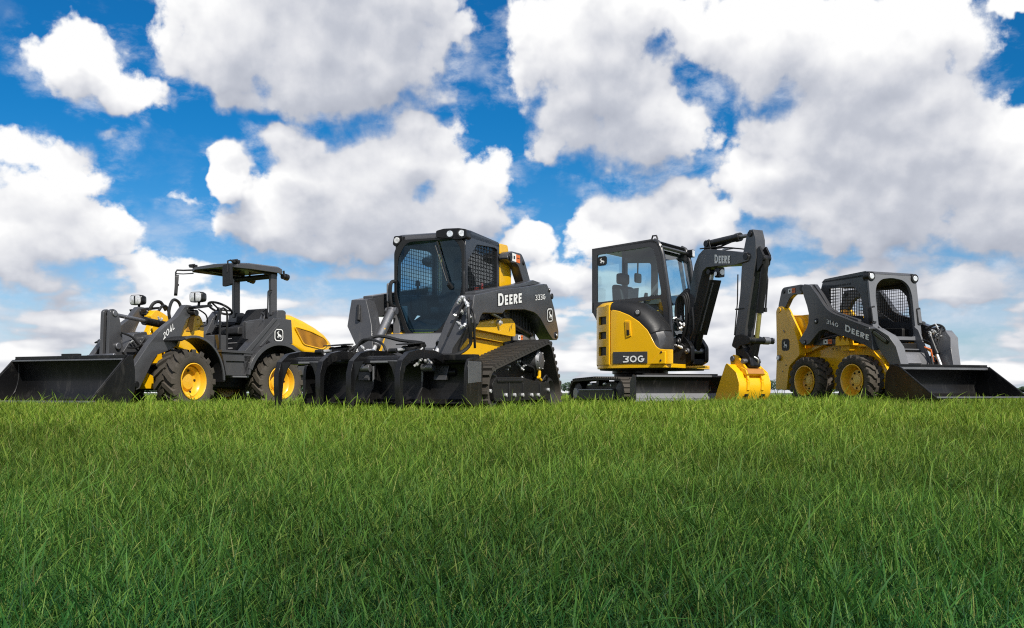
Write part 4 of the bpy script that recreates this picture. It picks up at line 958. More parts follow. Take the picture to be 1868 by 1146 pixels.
# ================================================================== compact excavator
def excavator():
    HD = R(-34.1)
    T = thing("compact_excavator", "yellow and black mini excavator with glazed cab and raised folded digging arm", "excavator", (1.983, 16.116, 0), HD)
    UX_ = Matrix.Rotation(R(-69) - HD, 4, 'Z')
    S = .15           # turning centre in front of the measuring origin
    # --- undercarriage
    b = MB(UX_).mat(HULL)
    b.prism([(-.55, .22), (-.55, .42), (.55, .42), (.55, .22)], -.48, .48); b.cyl((0, 0, .40), (0, 0, .58), .40, n=36)
    b.mat(BLACK).cyl((0, 0, .53), (0, 0, .60), .43, n=36)
    b.build("turntable", None, T, bev=.01)
    for sd in (1, -1):
        q = (.475, .775) if sd > 0 else (-.775, -.475)
        b = MB(UX_).mat(HULL)
        b.prism([(-.62, .14), (-.60, .30), (.62, .30), (.66, .14)], *sorted((.60 * sd, .765 * sd))); b.prism([(-.6, .3), (-.5, .40), (.5, .40), (.6, .3)], *sorted((.50 * sd, .66 * sd)))
        b.mat(LGREY).slab([(-.58, .77 * sd, .30), (.60, .77 * sd, .30), (.60, .77 * sd, .275), (-.58, .77 * sd, .275)], .03)
        b.mat(STEEL).cyl((-.30, .74 * sd, .36), (-.14, .76 * sd, .375), .018); b.cyl((.22, .73 * sd, .37), (.30, .74 * sd, .38), .02); bolts(b, [(.5, .75 * sd, .35), (.6, .76 * sd, .2)], 'y', sd, .02)
        fr = b.build("track_frame", None, T, bev=.008)
        belt([(-.74, .235, .215), (.76, .235, .215), (0, .40, .07)], q[0], q[1], .03, .022, .075, UX_, 2).build("rubber_track", None, fr)
        for x in (-.74, .76):
            b = MB(UX_).mat(HULL).lathe([(.02, -.10), (.12, -.10), (.175, -.08), (.175, .08), (.12, .10), (.02, .10)], 26, (x, .64 * sd, .235))
            if x < 0: b.mat(WORN).cyl((-.74, .72 * sd, .235), (-.74, .765 * sd, .235), .10, .085, n=22)
            b.build("track_idler", None, fr, bev=.004)
        for x, z_, r_ in ((-.4, .11, .075), (-.1, .11, .075), (.2, .11, .075), (.45, .11, .075), (0, .40, .05)): MB(UX_).mat(HULL).cyl((x, .55 * sd, z_), (x, .73 * sd, z_), r_, n=16).build("track_roller", None, fr, bev=.004)
    # blade
    b = MB(UX_).mat(BLACK); pr = []
    o = [(1.34, .12), (1.29, .20), (1.27, .32), (1.29, .42), (1.33, .47)]
    b.prism(o + [(1.31, .49), (1.25, .44), (1.22, .32), (1.25, .18), (1.30, .12)], -.79, .79)
    for y in (-.79, .79): b.prism([(1.35, .12), (1.34, .47), (1.29, .50), (1.20, .40), (1.20, .14)], y - .012, y + .012)
    for y in (-.30, .30): b.prism([(.50, .22), (.50, .32), (1.25, .38), (1.25, .22)], y - .05, y + .05)
    b.mat(WORN); b.prism([(1.352, .115), (1.347, .155), (1.325, .16), (1.33, .115)], -.79, .79); b.mat(LGREY).prism([(1.337, .16), (1.300, .235), (1.297, .235), (1.330, .16)], -.778, .778); b.mat(LGREY).box(1.325, 1.345, -.77, .77, .468, .492)
    b.mat(HULL); b.box(1.20, 1.26, -.6, .6, .49, .515)
    b.build("dozer_blade", None, T, bev=.005)
    UPX = Matrix.Translation((-S, 0, 0))
    # --- house: plan outline (x, y) going round the tail
    def plan(n=28, r=.775, cx=.15):
        p = [(1.02, -.70), (.96, -.765), (.60, -.772), (.35, -.775)]
        p += [(cx + r * math.cos(R(a)) * (.80 if math.cos(R(a)) < 0 else 1), r * math.sin(R(a))) for a in [-90 - 180 * i / n for i in range(1, n)]]
        return p + [(.35, .775), (.90, .77), (1.0, .70)]
    PL = plan()
    b = MB(UPX).mat(YEL)
    b.prism([(p[0] * 1.0, p[1]) for p in PL], .605, .665, 'z'); b.mat(HULL).prism([(p[0] * .93, p[1] * .93) for p in PL], .585, .607, 'z')
    b.mat(YEL).prism(rnd([(1.0, -.18), (1.24, -.13), (1.24, .13), (1.0, .18), (.6, .3), (.6, -.3)], .03), .612, .645, 'z')
    b.mat(YEL).prism([(.72, .66), (.96, .66), (.96, .84), (.88, .84)], -.80, -.70); b.mat(BLKD); bolts(b, [(.90, -.80, .83), (.89, -.80, .71)], 'y', -1, .018)
    base = b.build("deck_frame", None, T, bev=.008)
    # walls following the plan; top edge height as function of x on the right side
    def wall(name, pts, ztop, z0, m, th=.03, par=T, bev=.010):
        b = MB(UPX).mat(m); rs = []
        for i, p in enumerate(pts):
            a, c = pts[max(i - 1, 0)], pts[min(i + 1, len(pts) - 1)]; d = Vector((c[0] - a[0], c[1] - a[1])).normalized(); n = Vector((-d.y, d.x))
            q = (p[0] - n.x * th * 0, p[1]); inn = (p[0] - d.y * -th * -1 if 0 else p[0] + (-d.y) * -th, p[1] + d.x * -th)
            z = ztop(p); rs.append([(p[0], p[1], z0), (p[0], p[1], z), (inn[0], inn[1], z), (inn[0], inn[1], z0)])
        b.rings(rs); return b.build(name, None, par, bev=bev)
    right = [(1.06, -.745)] + [(x, -.775) for x in (1.0, .95, .90, .86, .82, .79, .76, .72, .66, .60, .52, .44, .36, .28, .20)] + [(.15 + .775 * math.cos(R(a)) * .80, .775 * math.sin(R(a))) for a in (-95, -100)]
    tab = [(-.3, 1.50), (.0, 1.485), (.10, 1.478), (.20, 1.455), (.36, 1.39), (.52, 1.29), (.66, 1.16), (.74, 1.03), (.80, .915), (.86, .88), (.95, .868), (1.2, .862)]
    def zt(p):
        x = p[0]
        for (a, za), (c, zc) in zip(tab, tab[1:]):
            if a <= x <= c: return za + (zc - za) * (x - a) / (c - a)
        return tab[-1][1]
    sidep = wall("side_panel", right, zt, .655, YEL)
    b = MB(UPX)
    b.mat(YEL).slab([(.30, -.782, 1.305), (.385, -.782, 1.30), (.405, -.782, 1.08), (.32, -.782, 1.055)], .016)
    b.mat(paint("yellow_recess_shade", (.45, .22, .01), .5)).slab([(.318, -.79, 1.285), (.370, -.79, 1.28), (.388, -.79, 1.10), (.335, -.79, 1.085)], .010); b.mat(BLKD).slab([(.335, -.797, 1.17), (.372, -.797, 1.17), (.378, -.797, 1.09), (.34, -.797, 1.09)], .006)  # raised slab in darker yellow: the recess's shade put into the colour
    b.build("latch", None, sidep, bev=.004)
    b = MB(UPX).mat(GREY); b.slab([(.10, -.778, .85), (.665, -.778, .845), (.665, -.778, .672), (.10, -.778, .675)], .014); pl = b.build("name_plate", None, sidep, bev=.003)
    lettering("model_number", "30G", sidep, (.268, -.785, .690), (1, 0, 0), (0, 0, 1), (0, -1, 0), .355, .098, .20, xf=UPX, ws={'0': 1.05, '3': .95, 'G': 1.02})
    # vent column (rear right corner)
    vent = [(.15 + .79 * math.cos(R(a)) * .80, .79 * math.sin(R(a))) for a in range(-101, -136, -4)]
    b = MB(UPX).mat(YEL)
    zs = [.665, .80, .93, 1.045, 1.155, 1.27, 1.38, 1.54]; cols = [-101, -107, -126, -135]
    ring = lambda a, r, z: (.15 + r * math.cos(R(a)) * .80, r * math.sin(R(a)), z)
    def patch(a0, a1, z0, z1, r0=.75, r1=.792, rr=None):
        n = 4; rs = []
        for i in range(n + 1):
            a = a0 + (a1 - a0) * i / n; k = rr or (lambda z: 1)
            rs.append([ring(a, r0, z0), ring(a, r1, z0), ring(a, r1 * k(z1), z1), ring(a, r0 * k(z1), z1)])
        b.rings(rs)
    patch(-101, -107, .66, 1.56); patch(-126, -140, .66, 1.54)
    for z0, z1 in ((.66, .80), (.93, 1.05), (1.155, 1.265), (1.385, 1.54)): patch(-107, -126, z0, z1)
    patch(-101, -140, 1.54, 1.60, rr=lambda z: .90)
    b.mat(BLKD); patch(-106, -127, .70, 1.50, .735, .752)
    b.build("vent_column", None, T, bev=.006)
    # counterweight
    tail = [(.15 + .785 * math.cos(R(a)) * .80, .785 * math.sin(R(a))) for a in range(-138, -272, -6)]
    wall("counterweight", tail, lambda p: 1.50, .64, YEL, .09, bev=.02)
    b = MB(UPX).mat(YEL); b.prism([(p[0] * .97 + .01, p[1] * .95) for p in PL if p[0] < .5], 1.46, 1.53, 'z'); b.build("engine_cover", None, T, bev=.02)
    b = MB(UPX).mat(HULL); b.prism([(p[0] * .9 + .02, p[1] * .90) for p in PL if p[0] < .9], .66, 1.0, 'z'); b.prism([(p[0] * .9 + .02, p[1] * .90) for p in PL if p[0] < .4], 1.0, 1.47, 'z'); b.build("engine_bay", None, T)
    # black hood sweeping down to the front
    b = MB(UPX).mat(PLAST); rs = []
    A = [(.06, 1.472), (.20, 1.455), (.36, 1.39), (.52, 1.29), (.66, 1.16), (.70, 1.10)]; B = [(.02, 1.615), (.25, 1.615), (.46, 1.57), (.66, 1.44), (.82, 1.25), (.865, 1.155)]
    for (x0, z0), (x1, z1) in zip(A, B):
        rs.append([(x0, -.768, z0), (x0 * .75 + x1 * .25, -.762, z0 * .6 + z1 * .4), (x0 * .4 + x1 * .6, -.715, z0 * .22 + z1 * .78), (x1, -.60, z1), (x1, -.37, z1 + .01), (x1, -.37, .9), (x0, -.70, .9)])
    b.rings(rs)
    rs = []
    for (x0, z0), (x1, z1) in zip([(.705, 1.09), (.76, .98), (.81, .895), (.87, .875)], [(.87, 1.145), (.905, 1.06), (.905, .96), (.895, .90)]):
        rs.append([(x0, -.768, z0), (x0 * .5 + x1 * .5, -.755, z0 * .45 + z1 * .55), (x1, -.66, z1), (x1, -.40, z1), (x1, -.40, .86), (x0, -.70, .86)])
    b.mat(GREY).rings(rs)
    b.mat(STEEL).cyl((.50, -.735, 1.43), (.50, -.775, 1.425), .034, n=16); b.mat(PLAST).lathe([(.036, 0), (.05, .0), (.05, .02), (.036, .02)], 20, (.50, -.775, 1.42), close=True)
    b.build("side_hood", None, T, bev=.012, ang=45)
    # --- cab
    y0, y1 = -.379, .639
    side = [(-.49, 1.50), (-.49, 2.455), (.54, 2.525), (.61, 2.50), (.66, 2.43), (.70, 2.28), (.79, 1.72), (.82, 1.48), (.84, 1.06), (.76, .85), (-.10, .85)]
    win = rnd([(-.40, 1.64), (-.40, 2.375), (.49, 2.43), (.565, 2.39), (.60, 2.28), (.69, 1.75), (.69, 1.70)], .03)
    low = rnd([(.15, 1.60), (.68, 1.65), (.72, 1.50), (.76, 1.10), (.66, 1.15), (.45, 1.42)], .03)
    b = MB(UPX).mat(CABB)
    for y in (y0, y1):
        o = .035 if y == y0 else -.035
        b.plate(side, [win[::-1], low[::-1]], *sorted((y, y + o)))
    b.prism([(-.49, 2.45), (-.49, 2.475), (.54, 2.545), (.63, 2.51), (.60, 2.47), (.52, 2.49)], y0, y1)          # roof
    b.box(-.49, -.455, y0, y1, 1.48, 1.64); b.prism([(.80, .85), (.84, .88), (.84, 1.06), (.80, 1.06)], y0, y1); b.prism([(-.3, .85), (.8, .85), (.8, .90), (-.3, .90)], y0, y1)
    for y in (y0 + .03, y1 - .03): b.tube([(.56, y, 2.525), (.625, y, 2.49), (.665, y, 2.42), (.705, y, 2.28), (.795, y, 1.72), (.825, y, 1.48), (.845, y, 1.06)], .036, 10)
    b.tube([(.675, y0, 2.42), (.675, y1, 2.42)], .028, 8); b.tube([(.835, y0, 1.30), (.835, y1, 1.30)], .012, 6)
    for y in (y0 + .03, y1 - .03): b.tube([(-.465, y, 1.5), (-.465, y, 2.44)], .028, 8)
    b.mat(paint('cab_trim', (.12, .135, .14), .55)).box(.08, .12, y1 - .034, y1 - .005, 1.0, 2.40); b.plate(rnd([(-.47, 1.66), (-.47, 2.40), (.55, 2.45), (.67, 1.75), (.62, 1.66)], .03), [rnd([(-.445, 2.35), (.04, 2.32), (.04, 1.80), (-.03, 1.755), (-.29, 1.755), (-.445, 1.95)], .05)[::-1], rnd([(.16, 2.33), (.50, 2.35), (.60, 1.80), (.16, 1.74)], .05)[::-1]], y1 - .045, y1 - .036)
    b.mat(BLACK).tube([(.50, y0 + .07, 2.54), (.52, y0 + .07, 2.60), (.58, y0 + .07, 2.60), (.60, y0 + .07, 2.54)], .014, 8)
    cab = b.build("cab", None, T, bev=.008)
    f = [(.62, 2.42), (.70, 2.25), (.79, 1.70), (.825, 1.44), (.84, 1.08)]
    panes = [([(p[0], y, p[1]) for p in w], None) for y in (y0 + .018, y1 - .018) for w in (win, low)]
    panes.append(([p for x, z in f for p in ((x, y0 + .05, z), (x, y1 - .05, z))], [(2 * i, 2 * i + 1, 2 * i + 3, 2 * i + 2) for i in range(4)]))
    panes.append(([(-.472, y0 + .03, 1.62), (-.472, y1 - .03, 1.62), (-.472, y1 - .03, 2.44), (-.472, y0 + .03, 2.44)], None))
    for pts, fs in panes:
        b = MB(UPX).mat(GLASS); b.add(pts, fs or [tuple(range(len(pts)))]); b.build("window_pane", None, cab, flat=True)
    badge("deer_emblem", cab, (-.315, y0 + .012, 2.275), (1, 0, .05), (0, 0, 1), (0, -1, 0), .15, .13, xf=UPX, ring=False)
    b = MB(UPX).mat(SEAT); ym = (y0 + y1) / 2
    b.prism(rnd([(.30, 1.22), (.30, 1.34), (-.02, 1.36), (-.14, 1.92), (-.30, 1.94), (-.26, 1.20)], .06), ym - .24, ym + .24); b.prism(rnd([(-.16, 1.95), (-.16, 2.12), (-.28, 2.12), (-.28, 1.95)], .04), ym - .13, ym + .13)
    b.build("seat", None, cab, bev=.04, seg=3)
    for y in (ym - .36, ym + .36): b = MB(UPX).mat(HULL); b.prism(rnd([(.35, .9), (.38, 1.52), (.25, 1.56), (-.15, 1.48), (-.2, .9)], .04), y - .09, y + .09); b.cyl((.33, y, 1.54), (.36, y, 1.70), .02); b.cyl((.36, y, 1.68), (.37, y, 1.76), .035, .025, n=10); b.build("joystick_console", None, cab, bev=.008)
    b = MB(UPX).mat(HULL)
    for y in (ym - .12, ym + .12): b.tube([(.62, y, .9), (.66, y, 1.25), (.58, y, 1.42)], .014); b.box(.52, .72, y - .05, y + .05, .95, .98)
    b.mat(LGREY).slab([(-.02, ym - .2, 1.85), (.16, ym - .2, 1.86), (.14, ym - .2, 1.55), (-.01, ym - .2, 1.56)], .02)
    b.mat(paint("amber_filter", (.45, .2, .03), .4)).cyl((.62, ym - .36, 1.42), (.63, ym - .36, 1.60), .045)
    b.build("pedal_group", None, cab, bev=.004)
    b = MB(UPX).mat(paint("mirror_back", (.015, .05, .035), .4)); c = (-.12, .42, 2.07)
    b.rings([[(c[0] + x, c[1] + p[0], c[2] + p[1]) for p in rnd([(-.10, -.075), (.10, -.075), (.10, .075), (-.10, .075)], .04)] for x in (0, .03)]); b.cyl((-.11, .42, 2.12), (-.11, .44, 2.50), .012); b.mat(PLAST).tube([(.80, y1 - .10, 2.05), (.83, y1 - .02, 1.85), (.80, y1 - .02, 1.80)], .006, 6)
    b.box(.56, .68, y1 - .16, y1 - .08, 2.30, 2.42); b.build("mirror", None, cab, bev=.01)
    b = MB(UPX).mat(BLACK); b.rings([[(.74 + x, .62 + p[0], 2.42 + p[1]) for p in rnd([(-.05, -.06), (.05, -.06), (.05, .06), (-.05, .06)], .02)] for x in (-.06, .02)]); b.cyl((.70, .60, 2.36), (.66, .58, 2.27), .018)
    b.mat(LENS).rings([[(.74 + x, .62 + p[0] * .8, 2.42 + p[1] * .8) for p in rnd([(-.05, -.06), (.05, -.06), (.05, .06), (-.05, .06)], .02)] for x in (.0, .026)]); b.build("work_light", None, cab)
    # --- swing post and boom
    BX = Matrix.Translation((.95 - S, 0, 0)) @ Matrix.Rotation(R(-26), 4, 'Z')
    b = MB(UPX).mat(HULL)
    b.prism([(.62, .66), (.60, .92), (.95, .98), (1.05, .90), (1.05, .66)], -.22, .22); b.box(.56, .80, -.34, -.2, .70, .86)
    b.build("swing_bracket", None, T, bev=.012)
    b = MB(BX).mat(BLACK)
    b.cyl((.0, 0, .64), (.0, 0, 1.02), .13, n=24); b.prism(rnd([(-.10, .66), (-.12, 1.05), (.0, 1.14), (.16, 1.05), (.28, .92), (.28, .70), (.12, .64)], .04), -.17, -.10); b.prism(rnd([(-.10, .66), (-.12, 1.05), (.0, 1.14), (.16, 1.05), (.28, .92), (.28, .70), (.12, .64)], .04), .10, .17)
    b.box(.02, .26, -.11, .11, .66, .74); b.mat(WORN).cyl((.20, -.20, .86), (.20, .20, .86), .045); b.cyl((.02, -.20, 1.02), (.02, .20, 1.02), .045); b.mat(STEEL); bolts(b, [(.20, -.20, .86), (.02, -.2, 1.02)], 'y', -1, .02)
    b.build("swing_post", None, T, bev=.012)
    b = MB(BX).mat(GREY)
    b.prism([(-.06, 1.0), (.02, .94), (.12, .98), (.20, 1.35), (.36, 1.80), (.46, 2.02), (.54, 2.065), (.80, 2.06), (1.07, 2.04), (1.28, 2.04), (1.38, 2.08), (1.42, 2.13), (1.38, 2.18), (1.07, 2.245), (.60, 2.325), (.46, 2.33), (.36, 2.27), (.27, 2.13), (.19, 1.85), (.03, 1.30)], -.10, .10)
    b.prism([(1.20, 2.04), (1.40, 2.06), (1.44, 2.13), (1.38, 2.19), (1.22, 2.20)], -.115, .115)
    b.mat(BLACK).prism([(.42, 2.30), (.46, 2.46), (.54, 2.48), (.60, 2.30)], -.06, -.035); b.prism([(.42, 2.30), (.46, 2.46), (.54, 2.48), (.60, 2.30)], .035, .06)
    for y in (-.07, .07): b.tube([(.36, y, 2.36), (.7, y, 2.345), (1.05, y, 2.29), (1.15, y, 2.27)], .012, 6); b.mat(BLACK)
    b.mat(STEEL).box(.80, .98, -.03, .03, 2.29, 2.31)
    boom = b.build("boom", None, T, bev=.010)
    lettering("brand_lettering", "DEERE", boom, (.725, -.10, 2.105), (1, 0, -.105), (.0, 0, 1), (0, -1, 0), .33, .125, .23, .86, xf=BX)
    b = MB(BX).mat(BLACK); b.cyl((.20, 0, .88), (.42, 0, 1.55), .055); b.mat(STEEL).cyl((.42, 0, 1.55), (.56, 0, 2.0), .03); b.mat(BLACK).cyl((.56, -.09, 2.0), (.56, .09, 2.0), .04)
    b.mat(HULL).slab([(.30, -.11, 1.10), (.30, .11, 1.10), (.62, .11, 1.88), (.62, -.11, 1.88)], .02); b.mat(LGREY); b.slab([(.34, -.055, 1.15), (.34, -.04, 1.15), (.62, -.04, 1.84), (.62, -.055, 1.84)], .03)
    b.build("boom_cylinder", None, boom, bev=.006)
    b = MB(BX).mat(BLACK); b.prism(rnd([(-.05, -.06), (.05, -.06), (.05, .08), (-.05, .08)], .02), .66, .76, 'x')
    for i in range(len(b.v)): b.v[i] = (b.v[i][0], b.v[i][1], b.v[i][2] + 1.97)
    b.mat(LENS).cyl((.755, 0, 1.98), (.772, 0, 1.98), .042, n=16); b.cyl((.70, -.062, 1.96), (.70, -.07, 1.96), .03, n=12); b.build("boom_light", None, boom)
    b = MB(BX).mat(BLACK)
    b.cyl((.49, 0, 2.42), (1.12, 0, 2.44), .054, n=18); b.cyl((1.06, 0, 2.437), (1.15, 0, 2.44), .062, n=18); b.cyl((.49, -.075, 2.42), (.49, .075, 2.42), .05); b.mat(WORN).cyl((1.12, 0, 2.44), (1.445, 0, 2.435), .028); b.mat(PLAST).tube([(.55, .0, 2.35), (.7, .03, 2.36), (1.05, .03, 2.42)], .014, 6); b.build("arm_cylinder", None, boom, bev=.004)
    # hoses at the foot of the boom
    for k in range(5):
        y = -.17 + .035 * k; hose([(.02 - .02 * k, y, 1.18), (-.04, y - .03, 1.40 + .03 * k), (.01, y - .04, 1.64 + .03 * k), (.12, y - .02, 1.68 + .02 * k), (.16, y, 1.50), (.14, y, 1.20), (.05, y, 1.0)], .018, T, xf=BX)
    hose([(.18, -.12, 1.0), (.30, -.14, 1.2), (.26, -.13, 1.5)], .014, T, smooth=5, xf=BX); hose([(.05, -.2, .9), (-.1, -.24, 1.05), (-.16, -.18, 1.25), (-.10, -.1, 1.4)], .018, T, xf=BX)
    fittings(14, (.08, -.18, 1.14), (.12, .03, .26), T, 31, xf=BX, r=(.014, .026))
    # dipper arm
    b = MB(BX).mat(GREY)
    b.prism([(1.37, 2.43), (1.42, 2.495), (1.50, 2.49), (1.545, 2.35), (1.555, 2.10), (1.50, 1.85), (1.42, 1.50), (1.32, 1.02), (1.28, .92), (1.17, .88), (1.10, .94), (1.12, 1.02), (1.235, 1.60), (1.27, 2.0), (1.30, 2.20)], -.088, .088)
    b.mat(BLACK).prism([(1.535, 2.20), (1.56, 1.9), (1.66, 2.0), (1.68, 2.12), (1.60, 2.25)], -.075, -.04); b.prism([(1.535, 2.20), (1.56, 1.9), (1.66, 2.0), (1.68, 2.12), (1.60, 2.25)], .04, .075)
    b.cyl((1.445, -.11, 2.435), (1.445, .11, 2.435), .04); b.cyl((1.38, -.125, 2.13), (1.38, .125, 2.13), .05); b.cyl((1.20, -.12, .95), (1.20, .12, .95), .05)
    b.mat(PLAST).tube([(1.20, -.094, 1.9), (1.19, -.094, 1.5), (1.13, -.094, 1.05)], .010, 6); b.box(1.14, 1.33, -.095, .095, 1.405, 1.425)
    b.tube([(1.52, .10, 2.1), (1.56, .12, 1.8), (1.52, .12, 1.4)], .014, 6); b.cyl((1.52, .12, 1.42), (1.52, .12, 1.36), .024, n=8)
    dip = b.build("dipper_arm", None, T, bev=.010)
    b = MB(BX).mat(BLACK); b.cyl((1.64, 0, 2.08), (1.53, 0, 1.34), .055, n=18); b.cyl((1.64, -.07, 2.08), (1.64, .07, 2.08), .05); b.mat(GOLD).cyl((1.53, 0, 1.34), (1.475, 0, .98), .032); b.build("bucket_cylinder", None, dip, bev=.004)
    b = MB(BX).mat(BLACK)
    for y in (-.125, .105): b.prism(rnd([(1.10, .90), (1.16, 1.04), (1.30, 1.06), (1.50, 1.0), (1.50, .92), (1.28, .90), (1.22, .84)], .03), y, y + .02)
    b.cyl((1.475, -.16, .965), (1.475, .30, .965), .045, n=14); b.prism([(1.44, .97), (1.50, .97), (1.42, .68), (1.34, .70)], -.06, .06); b.mat(WORN).cyl((1.475, .12, .965), (1.475, .22, .965), .055, n=14); b.cyl((1.475, .28, .965), (1.475, .305, .965), .05, n=6)
    b.build("bucket_link", None, dip, bev=.006)
    # bucket
    b = MB(BX).mat(YEL); HW = .285
    o = [(.93, .12), (1.20, .085), (1.36, .13), (1.435, .24), (1.44, .38), (1.38, .52), (1.20, .64)]; i = [(1.185, .61), (1.36, .50), (1.415, .38), (1.41, .25), (1.345, .15), (1.2, .11), (.93, .135)]
    b.prism(o + i, -HW, HW)
    for y in (-HW, HW): b.prism(rnd([(.92, .12), (1.2, .085), (1.36, .13), (1.438, .24), (1.443, .38), (1.385, .525), (1.195, .655), (1.165, .63)], .02), y - .010, y + .010)
    for y in (-.13, .13):
        b.prism(rnd([(1.12, .60), (1.10, .70), (1.16, .78), (1.24, .76), (1.42, .58), (1.46, .42), (1.44, .38), (1.2, .62)], .02), y - .018, y + .018)
        b.prism([(1.438, .42), (1.46, .40), (1.455, .28), (1.435, .26)], y - .022, y + .022)
    b.prism([(1.34, .60), (1.44, .56), (1.47, .50), (1.44, .48), (1.36, .52)], -.17, .17)
    b.mat(paint("rusty_yellow", (.40, .17, .03), .6, var=.3)).prism([(1.345, .608), (1.445, .567), (1.475, .505), (1.47, .50), (1.43, .54), (1.34, .59)], -.15, .15)
    b.mat(WORN); b.cyl((1.16, -.17, .72), (1.16, .17, .72), .04); b.cyl((1.36, -.16, .68), (1.36, .16, .68), .035)
    b.mat(BLKD)
    for y in (-.15, .15): b.slab([(1.425, y - .035, .19), (1.425, y + .035, .19), (1.44, y + .035, .225), (1.44, y - .035, .225)], .01)
    b.mat(WORN)
    for k in range(4): y = -.24 + .16 * k; b.prism([(.94, .11), (.94, .145), (.82, .10), (.82, .09)], y - .03, y + .03)
    bkt = b.build("bucket", None, T, bev=.006)
    b = MB(BX).mat(BLACK); b.prism(rnd([(1.16, .66), (1.14, .90), (1.26, .92), (1.44, .72), (1.46, .60), (1.36, .58)], .03), -.09, .09); b.mat(STEEL).tube([(1.44, -.02, .74), (1.47, .03, .70), (1.43, .06, .64)], .014, 6, smooth=4); b.build("quick_coupler", None, bkt, bev=.008)
    return T
# ================================================================== ground, grass, far trees
def softstep(a, b, t):
    t = np.clip((t - a) / (b - a), 0, 1); return t * t * (3 - 2 * t)
def zground(x, y):
    x = np.asarray(x, float); y = np.asarray(y, float)
    ramp = -.54 + .05 * np.clip(y, -2, 40); z = -np.logaddexp(0, -ramp / .03) * .03          # lawn rises to a flat crest
    for cx, cy, h in ((-5.08, 16.8, -.06), (5.35, 15.63, .058)): z = z + h * np.exp(-((x - cx) ** 2 + (y - cy) ** 2) / 6.)
    z = z + .012 * np.sin(x * 1.3 + 1) * np.sin(y * .9) + .008 * np.sin(x * 3.1 + y * 2.3)
    return z
def make_ground():
    xs = np.concatenate([-np.geomspace(1500, 12, 30), np.linspace(-11, 11, 90), np.geomspace(12, 1500, 30)])
    ys = np.concatenate([[-300, -100, -40, -15, -6], np.linspace(-2, 22, 110), np.geomspace(23, 3000, 40)])
    X, Y = np.meshgrid(xs, ys); Z = zground(X, Y); nx, ny = len(xs), len(ys)
    v = np.stack([X, Y, Z], -1).reshape(-1, 3)
    f = [(j * nx + i, j * nx + i + 1, (j + 1) * nx + i + 1, (j + 1) * nx + i) for j in range(ny - 1) for i in range(nx - 1)]
    me = bpy.data.meshes.new("ground"); me.from_pydata(v.tolist(), [], f); me.polygons.foreach_set("use_smooth", [True] * len(f))
    o = bpy.data.objects.new("ground", me); COL.objects.link(o); o["kind"] = "structure"; o["label"] = "flat grassy field rising gently towards the machines"; o["category"] = "ground"
    m, nt, b, out = new_mat("lawn_soil"); N, L = nt.nodes, nt.links
    tc = N.new("ShaderNodeTexCoord")
    n1 = N.new("ShaderNodeTexNoise"); n1.inputs["Scale"].default_value = .6; n1.inputs["Detail"].default_value = 8; L.new(tc.outputs["Object"], n1.inputs["Vector"])
    n2 = N.new("ShaderNodeTexNoise"); n2.inputs["Scale"].default_value = 40; n2.inputs["Detail"].default_value = 8; L.new(tc.outputs["Object"], n2.inputs["Vector"])
    r1 = N.new("ShaderNodeValToRGB"); r1.color_ramp.elements[0].position = .35; r1.color_ramp.elements[0].color = (.020, .035, .008, 1); r1.color_ramp.elements[1].position = .65; r1.color_ramp.elements[1].color = (.065, .10, .018, 1)
    L.new(n2.outputs["Fac"], r1.inputs[0])
    mx = N.new("ShaderNodeMix"); mx.data_type = 'RGBA'; mx.inputs["B"].default_value = (.10, .13, .02, 1); L.new(r1.outputs[0], mx.inputs["A"])
    mm = N.new("ShaderNodeMath"); mm.operation = 'MULTIPLY'; mm.inputs[1].default_value = .6; L.new(n1.outputs["Fac"], mm.inputs[0]); L.new(mm.outputs[0], mx.inputs["Factor"])
    L.new(mx.outputs["Result"], b.inputs["Base Color"]); b.inputs["Roughness"].default_value = .9
    me.materials.append(m)
def vnoise(x, y, s, seed):
    rg = np.random.default_rng(seed); G = rg.random((256, 256)); x = x * s + 1000; y = y * s + 1000
    i, j = np.floor(x).astype(int), np.floor(y).astype(int); fx, fy = x - i, y - j; fx = fx * fx * (3 - 2 * fx); fy = fy * fy * (3 - 2 * fy)
    g = lambda a, b: G[a % 256, b % 256]
    return (g(i, j) * (1 - fx) + g(i + 1, j) * fx) * (1 - fy) + (g(i, j + 1) * (1 - fx) + g(i + 1, j + 1) * fx) * fy
